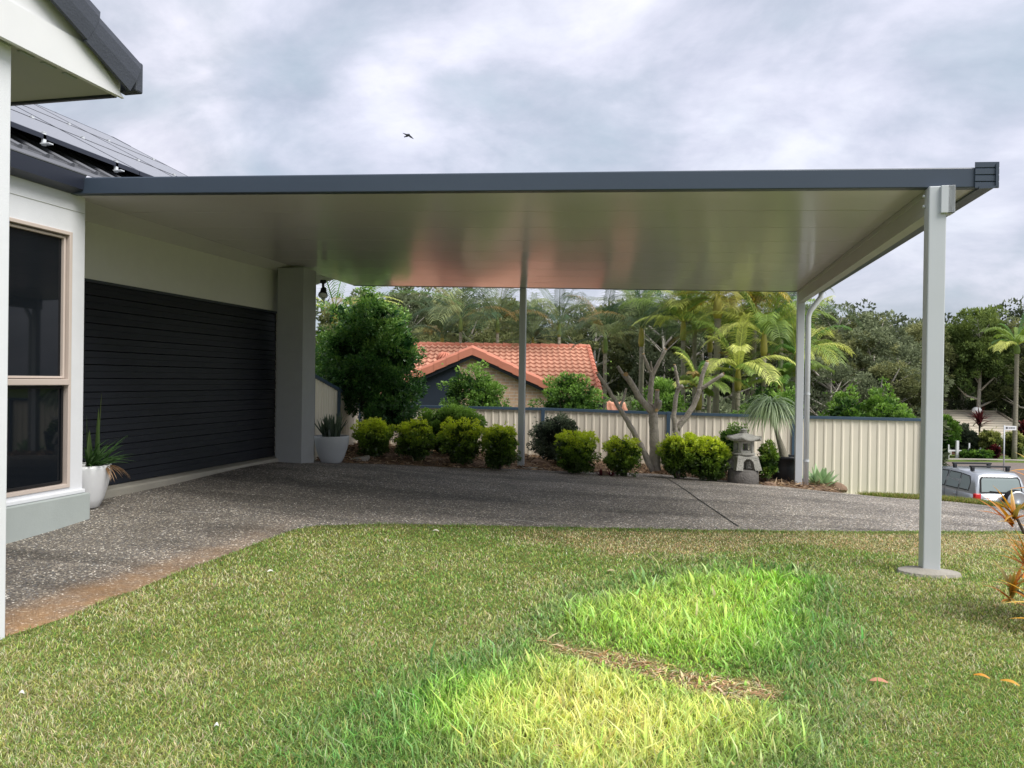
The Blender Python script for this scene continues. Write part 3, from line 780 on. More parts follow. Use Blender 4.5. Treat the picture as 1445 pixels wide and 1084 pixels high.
# roof sheet made of wide flat pans that run from the house to the gutter, small open joint between pans
mb = MB(); npan = 9
vF = [CFL.lerp(CBL, k / npan) for k in range(npan + 1)]; vR = [CFR_.lerp(CBR, k / npan) for k in range(npan + 1)]
for k in range(npan):
    a, b_, c, d = vF[k], vR[k], vR[k + 1], vF[k + 1]
    e0 = .009 / (b_ - c).length
    c2 = c.lerp(b_, e0); d2 = d.lerp(a, e0)
    zt = .05
    mb.add([cpt(a, 0), cpt(b_, 0), cpt(c2, 0), cpt(d2, 0), cpt(a, zt), cpt(b_, zt), cpt(c2, zt), cpt(d2, zt)],
           [(0, 3, 2, 1), (4, 5, 6, 7), (0, 1, 5, 4), (1, 2, 6, 5), (2, 3, 7, 6), (3, 0, 4, 7)])
cp(mb, 'roof_sheet', M['ceil'])
mb = MB(); mb.add([cpt(CFL, .052), cpt(CFR_, .052), cpt(CBR, .052), cpt(CBL, .052), cpt(CFL, TH), cpt(CFR_, TH), cpt(CBR, TH), cpt(CBL, TH)],
                  [(0, 3, 2, 1), (4, 5, 6, 7), (0, 1, 5, 4), (1, 2, 6, 5), (2, 3, 7, 6), (3, 0, 4, 7)]); cp(mb, 'roof_top', M['navyd'])
# front and back fascia: folded navy steel
def fascia(a, b_, out, hgt, lo=-.004):
    """profile along a->b, out = outward direction"""
    t = (b_ - a).normalized(); o = Vector(out).normalized()
    prof = [(-.03, lo), (.045, lo), (.05, lo + .006), (.05, hgt - .012), (.044, hgt - .002), (.03, hgt), (-.06, hgt), (-.06, hgt - .01), (.0, hgt - .012), (.0, lo + .01), (-.03, lo + .01)]
    A = [cpt(a, 0) + o * u + Vector((0, 0, v)) for u, v in prof]; B = [cpt(b_, 0) + o * u + Vector((0, 0, v)) for u, v in prof]
    n = len(prof); mb = MB(); mb.add(A + B, [tuple(range(n)), tuple(range(n, 2 * n))[::-1]] + [(j, j + n, (j + 1) % n + n, (j + 1) % n) for j in range(n)])
    return mb
nF = Vector((CFR_.y - CFL.y, -(CFR_.x - CFL.x), 0)).normalized()
cp(fascia(CFL, CFR_, nF, .152), 'front_fascia', M['navy'])
cp(fascia(CBL, CBR, -nF, .13), 'rear_fascia', M['navy'])
# gutter down the low side with its ribbed stop end
nG = Vector((1, 0, 0))
tG = (CBR - CFR_).normalized()
sG = Vector((tG.y, -tG.x, 0))
prof = [(.0, -.018), (.10, -.018), (.13, .0), (.135, .03), (.125, .06), (.135, .09), (.125, .12), (.135, .16), (.12, .172), (.115, .165), (.115, .0), (.0, .0)]
A = [cpt(CFR_, 0) - tG * .07 + sG * u + Vector((0, 0, v)) for u, v in prof]; B = [cpt(CBR, 0) + tG * .05 + sG * u + Vector((0, 0, v)) for u, v in prof]
n = len(prof); mb = MB(); mb.add(A + B, [tuple(range(n)), tuple(range(n, 2 * n))[::-1]] + [(j, j + n, (j + 1) % n + n, (j + 1) % n) for j in range(n)])
gut = cp(mb, 'gutter', M['navy'])
mb = MB()
tF = (CFR_ - CFL).normalized()
e0 = cpt(CFR_, 0) + nF * .052
rib = [(0, -.012), (.012, -.010), (.012, .03), (.004, .036), (.012, .042), (.012, .082), (.004, .088), (.012, .094), (.012, .135), (.004, .141), (.012, .147), (.012, .186), (0, .19)]
A = [e0 - tF * .03 + nF * u + Vector((0, 0, v)) for u, v in rib]; B = [e0 + tF * .138 + nF * u + Vector((0, 0, v)) for u, v in rib]
n = len(rib); mb.add(A + B, [tuple(range(n)), tuple(range(n, 2 * n))[::-1]] + [(j, j + n, (j + 1) % n + n, (j + 1) % n) for j in range(n)])
cp(mb, 'stop_end', M['navy'], gut)
mb = MB(); mb.box((CFL.x - .1, CFL.y - .06, cz_(CFL.x, 0) - .03), (CFL.x + .06, CFL.y + .05, cz_(CFL.x, 0) + .15)); cp(mb, 'corner_flashing', M['navyd'])
# side beam over the two right posts
PN = P(1313, 700, 5.98); PR = P(1128, 560, 12.72); PC = P(736.5, 560, 13.70)
tB = Vector((PR.x - PN.x, PR.y - PN.y, 0)).normalized(); sB = Vector((tB.y, -tB.x, 0))
def along(a, b_, prof, off0=0, off1=0):
    t = (Vector((b_.x, b_.y, 0)) - Vector((a.x, a.y, 0))).normalized(); s_ = Vector((t.y, -t.x, 0))
    a2 = Vector((a.x, a.y, 0)) - t * off0; b2 = Vector((b_.x, b_.y, 0)) + t * off1
    A = [a2 + s_ * u + Vector((0, 0, cz_(a2.x, 0) + v)) for u, v in prof]; B = [b2 + s_ * u + Vector((0, 0, cz_(b2.x, 0) + v)) for u, v in prof]
    n = len(prof); mb = MB(); mb.add(A + B, [tuple(range(n)), tuple(range(n, 2 * n))[::-1]] + [(j, j + n, (j + 1) % n + n, (j + 1) % n) for j in range(n)]); return mb
cp(along(PN, PR, [(-.055, -.002), (-.055, -.045), (-.05, -.05), (-.05, -.15), (-.055, -.155), (-.055, -.20), (.045, -.20), (.045, -.002)], -.03, .10), 'side_beam', M['beam'])
# posts
def post(p, w, label):
    zb = g1(p.x, p.y) - .03; zt = cz_(p.x, 0) - .002
    mb = MB(); rzm = Matrix.Translation((p.x, p.y, 0)) @ Matrix.Rotation(math.atan2(tB.y, tB.x) - PI / 2, 4, 'Z')
    mb.bbox((-w / 2, -w / 2, zb), (w / 2, w / 2, zt), .008, rzm); o = cp(mb, 'post', M['post']); o['label'] = label; return o, rzm
pn, mN = post(PN, .125, 'post standing on a concrete pad in the lawn')
pr_, mR = post(PR, .115, 'post beside the downpipe')
pcn, mC = post(PC, .11, 'post at the garden bed')
mb = MB(); zt = cz_(PN.x, 0); mb.bbox((.015, -.088, zt - .215), (.115, -.062, zt - .005), .004, mN); mb.bbox((.0626, -.088, zt - .215), (.115, .04, zt - .005), .004, mN)
cp(mb, 'beam_bracket', M['post'], pn)
for dz_ in (-.06, -.14):
    mb = MB(); mb.tube([mN @ Vector((-.07, .02, zt + dz_)), mN @ Vector((-.085, .02, zt + dz_))], .011, 6); cp(mb, 'bolt', M['pipe'], pn)
# downpipe: gutter outlet, offset bend, round pipe down the far post
tb = cpt(CBR, 0) - tG * .12
foot = P(1139, 560, 12.68)
zg = g1(foot.x, foot.y)
mb = MB(); mb.tube([tb + Vector((.06, 0, .0)), tb + Vector((.05, 0, -.10)), Vector((foot.x + .03, foot.y, tb.z - .33)), Vector((foot.x, foot.y, tb.z - .42)), Vector((foot.x, foot.y, zg + .02))], .043, 14)
dp = cp(mb, 'downpipe', M['pipe'], None, True)
for zz in (.45, 1.55):
    mb = MB(); mb.tube([Vector((foot.x, foot.y, zg + zz)), Vector((foot.x, foot.y, zg + zz + .03))], .049, 14); cp(mb, 'pipe_clip', M['post'], dp)
# concrete pad round the near post
def blob_pad(p, rx, ry, h, n=14, seed=1):
    rg = random.Random(seed); mb = MB(); top = []; bot = []
    for k in range(n):
        a = 2 * PI * k / n; r = 1 + (.07 * math.sin(2 * a + seed) + .06 * math.sin(3 * a + 2 * seed) + rg.uniform(-.03, .03)); q_ = Vector((p.x + math.cos(a) * rx * r, p.y + math.sin(a) * ry * r, 0))
        z_ = g1(q_.x, q_.y); bot.append((q_.x, q_.y, z_ - .03)); top.append((p.x + (q_.x - p.x) * .88, p.y + (q_.y - p.y) * .88, z_ + h))
    vs = bot + top + [(p.x, p.y, g1(p.x, p.y) + h * 1.7)]
    mb.add(vs, [(k, (k + 1) % n, n + (k + 1) % n, n + k) for k in range(n)] + [(n + k, n + (k + 1) % n, 2 * n) for k in range(n)]); return mb
o = blob_pad(Vector((PN.x - .02, PN.y - .03, 0)), .24, .17, .04, n=22).build('concrete_pad', M['conc'], smooth=False)
tag(o, 'rough poured concrete pad around the foot of the near post', 'concrete pad')
o = blob_pad(Vector((PC.x + .22, PC.y - .05, 0)), .28, .11, .03, seed=4).build('concrete_pad', M['conc'])
tag(o, 'thin grey concrete pad beside the post at the garden bed', 'concrete pad')

# ================================================================== fences
def fence(name, label, pts, tops, posts_extra=True):
    """pts: (lat, dist) of the posts; tops: heights of the top rail at each post"""
    W = [Vector((*ld_w(*p), 0)) for p in pts]
    root = thing(name, label, 'fence', (W[0].x, W[0].y, tops[0] - 1.5)); o0 = Vector(root.location)
    for k in range(len(W) - 1):
        a, b = W[k], W[k + 1]; t = (b - a).normalized(); s = Vector((-t.y, t.x, 0)); Ln = (b - a).length
        # corrugated sheet with alternating wide pans and ribs
        us = []; off = []; u = 0; per = .155
        prof = [(0, 0), (.060, 0), (.080, .011), (.103, .011), (.122, 0)]
        while u < Ln:
            for du, h in prof:
                if u + du < Ln: us.append(u + du); off.append(h)
            u += per * .98
        us.append(Ln); off.append(0)
        mb = MB(); vs = []
        for u, h in zip(us, off):
            p = a + t * u - s * h; zt = tops[k] + (tops[k + 1] - tops[k]) * u / Ln
            vs += [(p.x - o0.x, p.y - o0.y, zt - 1.49 - o0.z), (p.x - o0.x, p.y - o0.y, zt - .02 - o0.z)]
        mb.add(vs, [(2 * i, 2 * i + 2, 2 * i + 3, 2 * i + 1) for i in range(len(us) - 1)])
        mb.build('panel', M['cream'], root)
        for nm, dz0, dz1 in (('top_rail', -.052, 0), ('bottom_rail', -1.5, -1.45)):
            if nm == 'bottom_rail' and not posts_extra: continue
            mb = MB(); vs = []
            for q_, zt in ((a, tops[k]), (b, tops[k + 1])):
                for ss, dz in ((-.04, dz0), (.028, dz0), (.028, dz1), (-.04, dz1)):
                    pp = q_ + s * ss; vs.append((pp.x - o0.x, pp.y - o0.y, zt + dz - o0.z))
            mb.add(vs, [(0, 1, 2, 3), (7, 6, 5, 4), (0, 4, 5, 1), (1, 5, 6, 2), (2, 6, 7, 3), (3, 7, 4, 0)])
            mb.build(nm, M['blue'] if nm == 'top_rail' else M['cream'], root)
    for k, (q_, zt) in enumerate(zip(W, tops)):
        t = (W[min(k + 1, len(W) - 1)] - W[max(k - 1, 0)]).normalized()
        Mx = Matrix.Translation(Vector((q_.x - o0.x, q_.y - o0.y, zt - o0.z))) @ Matrix.Rotation(math.atan2(t.y, t.x), 4, 'Z')
        mb = MB(); mb.bbox((-.035, -.048, -1.9), (.035, .034, .004), .004, Mx); mb.build('post', M['blue'], root)
    return root
ft = [P(px, py, d).z for px, py, d in ((507, 570, 16), (767, 575.5, 15.4), (944, 581.5, 14.9), (1121, 586.5, 14.4), (1304, 590.5, 13.85))]
fence('back_fence', 'long cream ribbed steel fence with blue top rail behind the garden bed', FEN, ft)
SF = [fc(440, 12.4), fc(477, 14.0), fc(506, 15.95)]
fence('side_fence', 'short raked cream steel fence with blue posts beside the garage', SF, [P(440, 527, 12.4).z, P(477, 548, 14).z, ft[0] + .01])

# ================================================================== vegetation builders
def plant_thing(name, label, cat, loc, group=None): return thing(name, label, cat, loc, 0, group)
def leaf_obj(arr, name, m_, parent, kind=None):
    v, q, c = arr; o = link(name, np_mesh(name, v, q, c), m_, parent)
    if kind: o['kind'] = kind
    return o
PAL = dict(
    duranta=((.045, .085, .015), (.22, .36, .045), (.82, .92, .10)),
    green=((.022, .055, .016), (.09, .19, .035), (.26, .42, .08)),
    dark=((.018, .058, .018), (.075, .19, .045), (.34, .52, .12)),
    grey=((.03, .045, .027), (.105, .14, .085), (.26, .31, .19)),
    hedge=((.024, .062, .016), (.12, .23, .045), (.32, .50, .11)),
    bright=((.03, .07, .012), (.15, .26, .04), (.42, .52, .10)),
    gum=((.030, .042, .024), (.105, .130, .070), (.27, .31, .175)),
    gum2=((.030, .044, .018), (.12, .14, .055), (.32, .33, .15)),
    round=((.022, .045, .014), (.11, .16, .045), (.29, .36, .10)),
    palm=((.045, .11, .025), (.26, .38, .08), (.72, .76, .22)),
    palmg=((.022, .05, .022), (.10, .155, .065), (.30, .37, .17)),
    palmy=((.06, .08, .015), (.28, .27, .045), (.62, .44, .07)),
    lightbush=((.08, .11, .03), (.28, .32, .09), (.60, .60, .25)),
    red=((.02, .006, .008), (.10, .02, .025), (.22, .05, .05)))

def stem_mb(pts, r0, r1, k=7):
    n = len(pts); return MB().tube(pts, [r0 + (r1 - r0) * i / (n - 1) for i in range(n)], k)

def bush(name, label, cat, px, d, hw, top, pal, seed, leaf=.045, n=5000, sq=False, base=None, depth=None, m_='leaf', topk=None, clumps=None, cr=.34, group=None, wid=.55, sub=0.0):
    """shrub: px column, forward distance, half width in photo px, top row in photo px"""
    rng = np.random.default_rng(seed)
    b = base if base is not None else bedz(px, d)
    b = Vector(b); hwm = hw / F * d; topz = P(px, top, d).z; h = topz - b.z
    root = plant_thing(name, label, cat, b, group)
    dp = depth or hwm
    if sq:
        blobs = [((sx * hwm * .48, sy * dp * .48, h * zz_), (hwm * .46, dp * .46, h * .24)) for sx in (-1, 1) for sy in (-1, 1) for zz_ in (.32 + rng.random() * .06, .70 + rng.random() * .05)] + [((0, 0, h * .30), (hwm * .82, dp * .82, h * .28)), ((0, 0, h * .52), (hwm * .92, dp * .92, h * .30)), ((0, 0, h * .70), (hwm * .88, dp * .88, h * .27)),
                 ((hwm * .35, -dp * .2, h * .76), (hwm * .5, dp * .5, h * .22)), ((-hwm * .4, -dp * .1, h * .74), (hwm * .5, dp * .5, h * .23))]
    else:
        blobs = [((0, 0, h * .48), (hwm * .92, dp * .9, h * .42)), ((hwm * .3 * (rng.random() - .2), 0, h * .72), (hwm * .6, dp * .6, h * .26)),
                 ((-hwm * .45, 0, h * .5), (hwm * .5, dp * .5, h * .32)), ((hwm * .5, 0, h * .45), (hwm * .48, dp * .5, h * .32))]
    for _ in range(7 if sq else 4):          # stray shoots
        a = rng.random() * 6.28; rr_ = .5 + .45 * rng.random()
        blobs.append(((math.cos(a) * hwm * rr_, math.sin(a) * dp * rr_, h * (.80 + .16 * rng.random())), (hwm * .13, dp * .13, h * .11)))
    if sq and seed == 100: blobs.append(((hwm * .25, 0, h * 1.06), (hwm * .12, hwm * .12, h * .16)))
    arr = clump_crown(blobs, n, leaf, pal, rng, wid, clumps or (90 if not sq else 110), cr, .35, .45, topk)
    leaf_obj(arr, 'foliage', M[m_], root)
    mb = MB()
    for k in range(5):
        a = rng.random() * 6.28; e = Vector((math.cos(a) * hwm * .5, math.sin(a) * dp * .5, h * .65))
        m2 = Vector((math.cos(a) * hwm * .12, math.sin(a) * dp * .12, h * .2)); mb.tube([(0, 0, -.05), m2, e], [.016, .012, .005], 5)
    mb.build('stem', M['dbark'], root)
    # dark inner mass of larger leaves so that the middle of the shrub is not see-through
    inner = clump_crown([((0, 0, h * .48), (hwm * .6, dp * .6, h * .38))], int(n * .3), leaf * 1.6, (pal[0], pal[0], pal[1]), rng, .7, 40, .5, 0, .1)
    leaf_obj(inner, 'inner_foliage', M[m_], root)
    return root

dur = [(527, 26, 590, 13.25, 'leftmost shrub, with one tall sprig on top'), (585, 26, 592, 13.35, 'square shrub, second from the white pot'),
       (653, 31, 588, 13.3, 'widest shrub, left of the garden post'), (706, 25, 599, 13.1, 'shrub touching the left side of the garden post'),
       (815, 32, 607, 13.15, 'loose shrub in front of the grey-green bush'), (879, 25, 615, 13.1, 'small shrub left of the pruned trunk'),
       (958, 28, 610, 13.1, 'shrub right of the pruned trunk'), (1001, 27, 617, 12.95, 'shrub next to the stone lantern')]
for k, (px, hw, tp, d, t) in enumerate(dur):
    fc_ = 'yellow-tipped clipped ' + t
    bush('golden_shrub', fc_, 'shrub', px, d, hw, tp, PAL['duranta'], 100 + k, leaf=.042, n=7500 if k != 5 else 5200, sq=True, topk=1.15, m_='gloss', group='yellow-tipped shrubs along the driveway', depth=.30)
bush('leafy_shrub', 'broad green shrub spreading behind the clipped golden shrubs', 'shrub', 634, 14.5, 58, 568, PAL['hedge'], 120, leaf=.05, n=12000, topk=.9, clumps=150, cr=.28, depth=.45)
bush('grey_shrub', 'dark grey-green round shrub against the fence right of the garden post', 'shrub', 786, 14.2, 40, 582, PAL['grey'], 121, leaf=.035, n=9000, clumps=140, cr=.25, depth=.45)
bush('small_shrub', 'small light green shrub behind the stone lantern', 'shrub', 1034, 13.7, 25, 592, PAL['hedge'], 122, leaf=.04, n=3500, topk=.3)
bush('small_shrub', 'yellow-green sprawling shrub between lantern and black pot', 'shrub', 1083, 12.9, 15, 617, PAL['bright'], 123, leaf=.05, n=1300, m_='gloss', clumps=50, depth=.15)
# hedge shrubs whose heads show over the fence
for k, (px, hw, tp, dd_, t) in enumerate([(664, 54, 503, 1.2, 'pointed green shrub over the fence below the brick gable'), (806, 60, 514, 1.2, 'wide green shrub over the fence right of the brick gable'),
                                     (935, 40, 527, 1.3, 'green shrub over the fence behind the pruned branches'), (1082, 46, 530, 1.2, 'green shrub over the fence left of the downpipe post'),
                                     (1190, 36, 538, 1.2, 'green shrub over the fence right of the downpipe post'), (1240, 34, 533, 1.3, 'darker green shrub over the fence near its right end'),
                                     (1275, 24, 566, 1.0, 'low pale green shrub over the right end of the fence')]):
    d = float(np.interp(px, [507, 767, 944, 1121, 1304], [16, 15.4, 14.9, 14.4, 13.85])) + dd_
    bush('hedge_shrub', t, 'shrub', px, d, hw, tp, PAL['hedge'] if k < 4 or k == 6 else PAL['green'], 130 + k, leaf=.06, n=7500, base=at(px, d), topk=.3, clumps=120, cr=.27, depth=.6, group='shrubs behind the back fence')

# the big dense tree at the corner
rng = np.random.default_rng(7)
b = bedz(524, 14.7); root = plant_thing('evergreen_tree', 'tall dense dark green tree at the fence corner', 'tree', b)
def rel(px, py, d): return P(px, py, d) - b
blobs = []
for px, py, dd_, rx, rz_ in [(522, 520, 14.7, .80, .95), (492, 540, 14.6, .46, .42), (562, 560, 14.5, .50, .60), (560, 500, 14.8, .42, .45), (485, 490, 14.8, .45, .55), (520, 460, 14.8, .50, .50),
                            (528, 432, 14.8, .26, .42), (483, 447, 14.9, .28, .40), (551, 450, 14.8, .26, .35), (547, 592, 14.3, .42, .42), (575, 540, 14.7, .32, .35), (468, 532, 14.8, .30, .46)]:
    blobs.append((tuple(rel(px, py, dd_)), (rx, .55, rz_)))
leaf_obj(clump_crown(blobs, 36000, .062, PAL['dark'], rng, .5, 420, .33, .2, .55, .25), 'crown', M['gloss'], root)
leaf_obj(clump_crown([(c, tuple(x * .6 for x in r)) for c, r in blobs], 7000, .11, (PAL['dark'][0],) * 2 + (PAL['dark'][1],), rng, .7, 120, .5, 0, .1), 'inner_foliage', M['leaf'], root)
mb = stem_mb([(0, 0, -.1), rel(516, 600, 14.7), rel(520, 540, 14.7), rel(524, 440, 14.8)], .07, .02)
for e in ((495, 540), (560, 540), (545, 490), (490, 480)): mb.tube([rel(518, 590, 14.7), rel((518 + e[0]) / 2, (575 + e[1]) / 2, 14.65), rel(*e, 14.7)], [.04, .03, .012], 6)
mb.build('trunk', M['dbark'], root)

# ================================================================== pruned trees
def limb_tree(label, base, limbs, cuts):
    root = thing('pruned_tree', label, 'tree', base)
    mb = MB(); B = Vector(base)
    rg = random.Random(5)
    for pts, r0, r1 in limbs:
        p3 = [P(px, py, d) - B for px, py, d in pts]
        # finer wobbling path
        q_ = [p3[0]]; 
        for a, b_ in zip(p3[:-1], p3[1:]):
            for k in range(1, 5):
                p = a.lerp(b_, k / 4)
                if k < 4: p += Vector((rg.uniform(-1, 1), rg.uniform(-1, 1), rg.uniform(-1, 1))) * .007
                q_.append(p)
        n = len(q_); rad = [.96 * (r0 + (r1 - r0) * i / (n - 1)) * (1 + rg.uniform(-.07, .07)) for i in range(n)]
        mb.tube(q_, rad, 12)
    t = mb.build('trunk', M['bark'], root, True)
    for px, py, d, r, dr in cuts:
        c = P(px, py, d) - B; dv_ = (right0 * dr[0] + fwd0 * dr[1] + Vector((0, 0, dr[2]))).normalized()
        m2 = MB(); m2.tube([c, c + dv_ * .012], [r, r * .97], 12); m2.build('cut_end', M['cut'], root)
    return root
b = bedz(924, 13.4)
limb_tree('thick grey trunk with sawn-off upright branches standing in the garden bed', b, [
    ([(925, 664, 13.4), (924, 640, 13.4), (923, 610, 13.4), (921.5, 580, 13.4)], .098, .078),
    ([(921, 664, 13.35), (910, 640, 13.3), (897, 616, 13.2), (886, 595, 13.2), (874.5, 577, 13.2), (860, 552, 13.2), (843, 527, 13.2)], .060, .030),
    ([(874.5, 578, 13.2), (880, 562, 13.25), (884, 548, 13.3)], .028, .02),
    ([(921, 583, 13.4), (911, 572, 13.35), (901, 559, 13.3), (889, 538, 13.2), (884, 531, 13.15)], .066, .044),
    ([(888, 540, 13.2), (880, 529, 13.3), (871.5, 517, 13.3)], .034, .028),
    ([(921, 585, 13.4), (917, 570, 13.45), (918.5, 545, 13.5), (920.5, 527, 13.5)], .054, .042),
    ([(920.5, 530, 13.5), (914, 517, 13.5), (908, 501, 13.5)], .036, .028),
    ([(920.5, 530, 13.5), (928, 515, 13.5), (939, 494, 13.5)], .038, .032),
    ([(920.5, 530, 13.5), (918.5, 510, 13.45)], .022, .014),
    ([(922, 584, 13.4), (926.5, 568, 13.35), (927.5, 552, 13.3)], .052, .040),
    ([(921, 584, 13.4), (930, 573, 13.3), (931, 566, 13.25)], .05, .045)],
    [(883, 528.5, 13.08, .042, (-.4, -.8, .5)), (927.5, 551, 13.3, .038, (0, -.2, 1)), (926.5, 579, 13.24, .03, (.2, -1, .1)), (939.2, 493.2, 13.5, .03, (.3, -.2, 1)), (908, 500, 13.5, .026, (-.3, -.2, 1)), (842.6, 526, 13.2, .028, (-.5, -.2, 1))])
b = bedz(954, 13.7)
limb_tree('slimmer pruned stump with two forked branches behind the golden shrub', b, [
    ([(954, 660, 13.7), (954, 630, 13.7), (954, 604, 13.7)], .07, .062),
    ([(953, 608, 13.7), (950.5, 590, 13.7), (953.5, 563, 13.7), (958, 547, 13.7), (955, 530, 13.7), (952, 516, 13.7)], .05, .024),
    ([(956, 549, 13.7), (963.5, 545, 13.65)], .038, .036),
    ([(955, 607, 13.7), (966, 592, 13.7), (977, 576, 13.7), (984, 560, 13.7), (988, 549, 13.7)], .055, .044),
    ([(987, 551, 13.7), (990, 533, 13.7), (998, 511, 13.7)], .042, .034),
    ([(986, 551, 13.7), (1000, 542, 13.65), (1020.5, 528, 13.6)], .040, .032)],
    [(998.2, 510.3, 13.7, .032, (.2, -.3, 1)), (1021, 527.5, 13.6, .03, (1, -.3, .5)), (952, 515.2, 13.7, .022, (0, -.2, 1))])

# ================================================================== pots and their plants
def blades_plant(name, label, cat, loc, spec, m_, part='leaves', group=None):
    """spec: list of (azimuth, start tilt, length, width, droop, colour0, colour1, z0) strap leaves"""
    root = thing(name, label, cat, loc, 0, group); V = []; Q = []; C = []; n0 = 0
    for az, tilt, ln, wd, droop, c0, c1, off in spec:
        seg = 9; p = Vector(off); dr = Vector((math.cos(az) * math.sin(tilt), math.sin(az) * math.sin(tilt), math.cos(tilt)))
        side = Vector((-math.sin(az), math.cos(az), 0)); vs = []
        for k in range(seg + 1):
            t = k / seg; w_ = wd * (1 - t ** 2.2) * (.55 + .9 * min(t * 2.5, .5)); nrm = dr.cross(side)
            vs += [p - side * w_ / 2 + nrm * w_ * -.12, p + Vector((0, 0, 0)) + nrm * w_ * .10, p + side * w_ / 2 + nrm * w_ * -.12]
            cc = np.array(c0) * (1 - t) + np.array(c1) * t; C += [cc * 1.12, cc * .8, cc * 1.12]
            p = p + dr * ln / seg; dr = (dr + Vector((0, 0, -droop / seg)) + Vector((math.cos(az), math.sin(az), 0)) * droop * .35 / seg).normalized()
        for k in range(seg):
            a = n0 + 3 * k; Q += [(a, a + 1, a + 4, a + 3), (a + 1, a + 2, a + 5, a + 4)]
        V += [tuple(v) for v in vs]; n0 += len(vs)
    link(part, np_mesh(part, np.array(V), np.array(Q), np.array(C)), m_, root, smooth=True)
    return root
def pot(name, label, loc, prof, m_, soilr, soilz):
    root = thing(name, label, 'pot', loc)
    MB().lathe(prof, 40).build('body', m_, root, True)
    mb = MB(); mb.lathe([(soilr, soilz - .03), (soilr, soilz), (soilr * .5, soilz + .012), (.001, soilz + .015)], 20); mb.build('soil', M['soil'], root)
    return root
rg = random.Random(3)
def U(a, b_): return rg.uniform(a, b_)
pn_ = Vector((-5.925, 6.66, 0)); pn_.z = g1(pn_.x, pn_.y) + .012
pot('plant_pot', 'glossy white egg-shaped pot in the corner beside the window bay', pn_,
    [(.10, 0), (.125, .01), (.165, .10), (.20, .22), (.225, .33), (.232, .40), (.228, .435), (.214, .44), (.208, .43), (.20, .38)], M['white'], .205, .395)
top = pn_ + Vector((0, 0, .40))
sp_ = []
for k in range(4): sp_.append((U(0, 6.28), U(.02, .12), [.80, .55, .62, .4][k], .062, .02, (.03, .07, .025), (.10, .15, .045), (U(-.03, .10), U(-.03, .07), 0)))
sp_[0] = (0.6, .05, .78, .075, .05, (.03, .07, .025), (.16, .20, .06), (.06, .06, 0))
blades_plant('snake_plant', 'tall upright mottled snake plant in the white egg-shaped pot', 'plant', top, sp_, M['gloss'])
sp_ = [(U(-1.6, 1.9), U(.35, 1.1), U(.28, .48), .026, U(.5, 1.1), (.03, .075, .02), (.08, .16, .05), (U(0, .12), U(-.08, .1), 0)) for _ in range(46)]
sp_ += [(U(-.6, .9), U(1.2, 1.5), U(.22, .34), .014, 2.2, (.25, .15, .07), (.38, .24, .14), (.16, .05, .02)) for _ in range(14)]
blades_plant('spider_plant', 'low arching green plant with dry brown leaves spilling over the white pot', 'plant', top, sp_, M['gloss'])
pf = P(468, 640, 12.35); pf.z = g1(pf.x, pf.y) + .012
pot('plant_pot', 'round matt grey-white bowl pot beside the pillar', pf,
    [(.15, 0), (.16, .01), (.205, .10), (.245, .22), (.268, .33), (.275, .42), (.268, .435), (.255, .43), (.25, .39)], M['gpot'], .252, .395)
top = pf + Vector((0, 0, .40))
sp_ = [(U(0, 6.28), U(.05, .75), U(.28, .44), .05, U(-.05, .25), (.045, .07, .05), (.12, .16, .10), (U(-.12, .12), U(-.12, .12), 0)) for _ in range(54)]
blades_plant('aloe_plant', 'spiky grey-green aloe clump in the bowl pot beside the pillar', 'plant', top, sp_, M['gloss'])

# ponytail palm in black tub
pb = P(1106, 640, 13.15); pb.z = bedz(1106, 13.15).z - .06
pot('plant_pot', 'black plastic tub half hidden behind the downpipe post', pb, [(.19, 0), (.2, .01), (.235, .30), (.25, .44), (.265, .445), (.265, .49), (.25, .49), (.24, .44)], M['black'], .24, .43)
top = pb + Vector((0, 0, .44)); hd = P(1088, 580, 13.15) - top
rt = thing('ponytail_palm', 'drooping fountain-like ponytail palm in the black tub', 'palm', top)
MB().tube([(0, 0, -.02), (0, 0, .06), hd * .5, hd], [.09, .07, .035, .028], 10).build('trunk', M['ptrunk'], rt, True)
sp_ = [(U(0, 6.28), U(.0, .85), U(.50, .95), .026, U(3.6, 6.5), (.12, .20, .09), (.38, .48, .26), tuple(hd)) for _ in range(260)]
r2 = blades_plant('leaf_tmp', 'x', 'x', top, sp_, M['gloss']); ch = r2.children[0]; ch.name = 'crown'; ch.parent = rt; bpy.data.objects.remove(r2)

# agave and rocks
pa = P(1158, 680, 12.9); pa.z = g1(pa.x, pa.y) + .02
sp_ = [(k * 2.4 + U(-.2, .2), .22 + k * .045, U(.36, .46), .17, U(-.1, .2), (.24, .36, .18), (.40, .56, .30), (0, 0, 0)) for k in range(20)]
blades_plant('agave_plant', 'pale green agave rosette beside the downpipe', 'plant', pa, sp_, M['gloss'])
def rock(px, py, d, sx, sy, sz, seed, label, m_='rock', dz=0):
    p = P(px, py, d); p.z = max(g1(p.x, p.y), 0 * p.z + g1(p.x, p.y)) + dz
    bm = bmesh.new(); bmesh.ops.create_icosphere(bm, subdivisions=3, radius=1); rg2 = np.random.default_rng(seed); off = rg2.random(3) * 10
    for v in bm.verts:
        c = np.array(v.co); n_ = .16 * math.sin(c[0] * 3 + off[0]) + .14 * math.sin(c[1] * 4.1 + off[1]) + .12 * math.sin(c[2] * 5 + off[2]) + .05 * math.sin(c[0] * 11 + c[2] * 9)
        v.co *= (1 + n_); v.co = Vector((v.co.x * sx, v.co.y * sy, max(v.co.z, -.4) * sz))
    me = bpy.data.meshes.new('rock'); bm.to_mesh(me); bm.free()
    o = link('rock', me, M[m_]); o.location = (p.x, p.y, p.z + sz * .35); return tag(o, label, 'rock')
rock(1172, 684, 12.85, .20, .13, .13, 1, 'brown rock beside the agave')
rock(1150, 689, 12.8, .07, .06, .05, 2, 'small reddish stone at the foot of the agave')
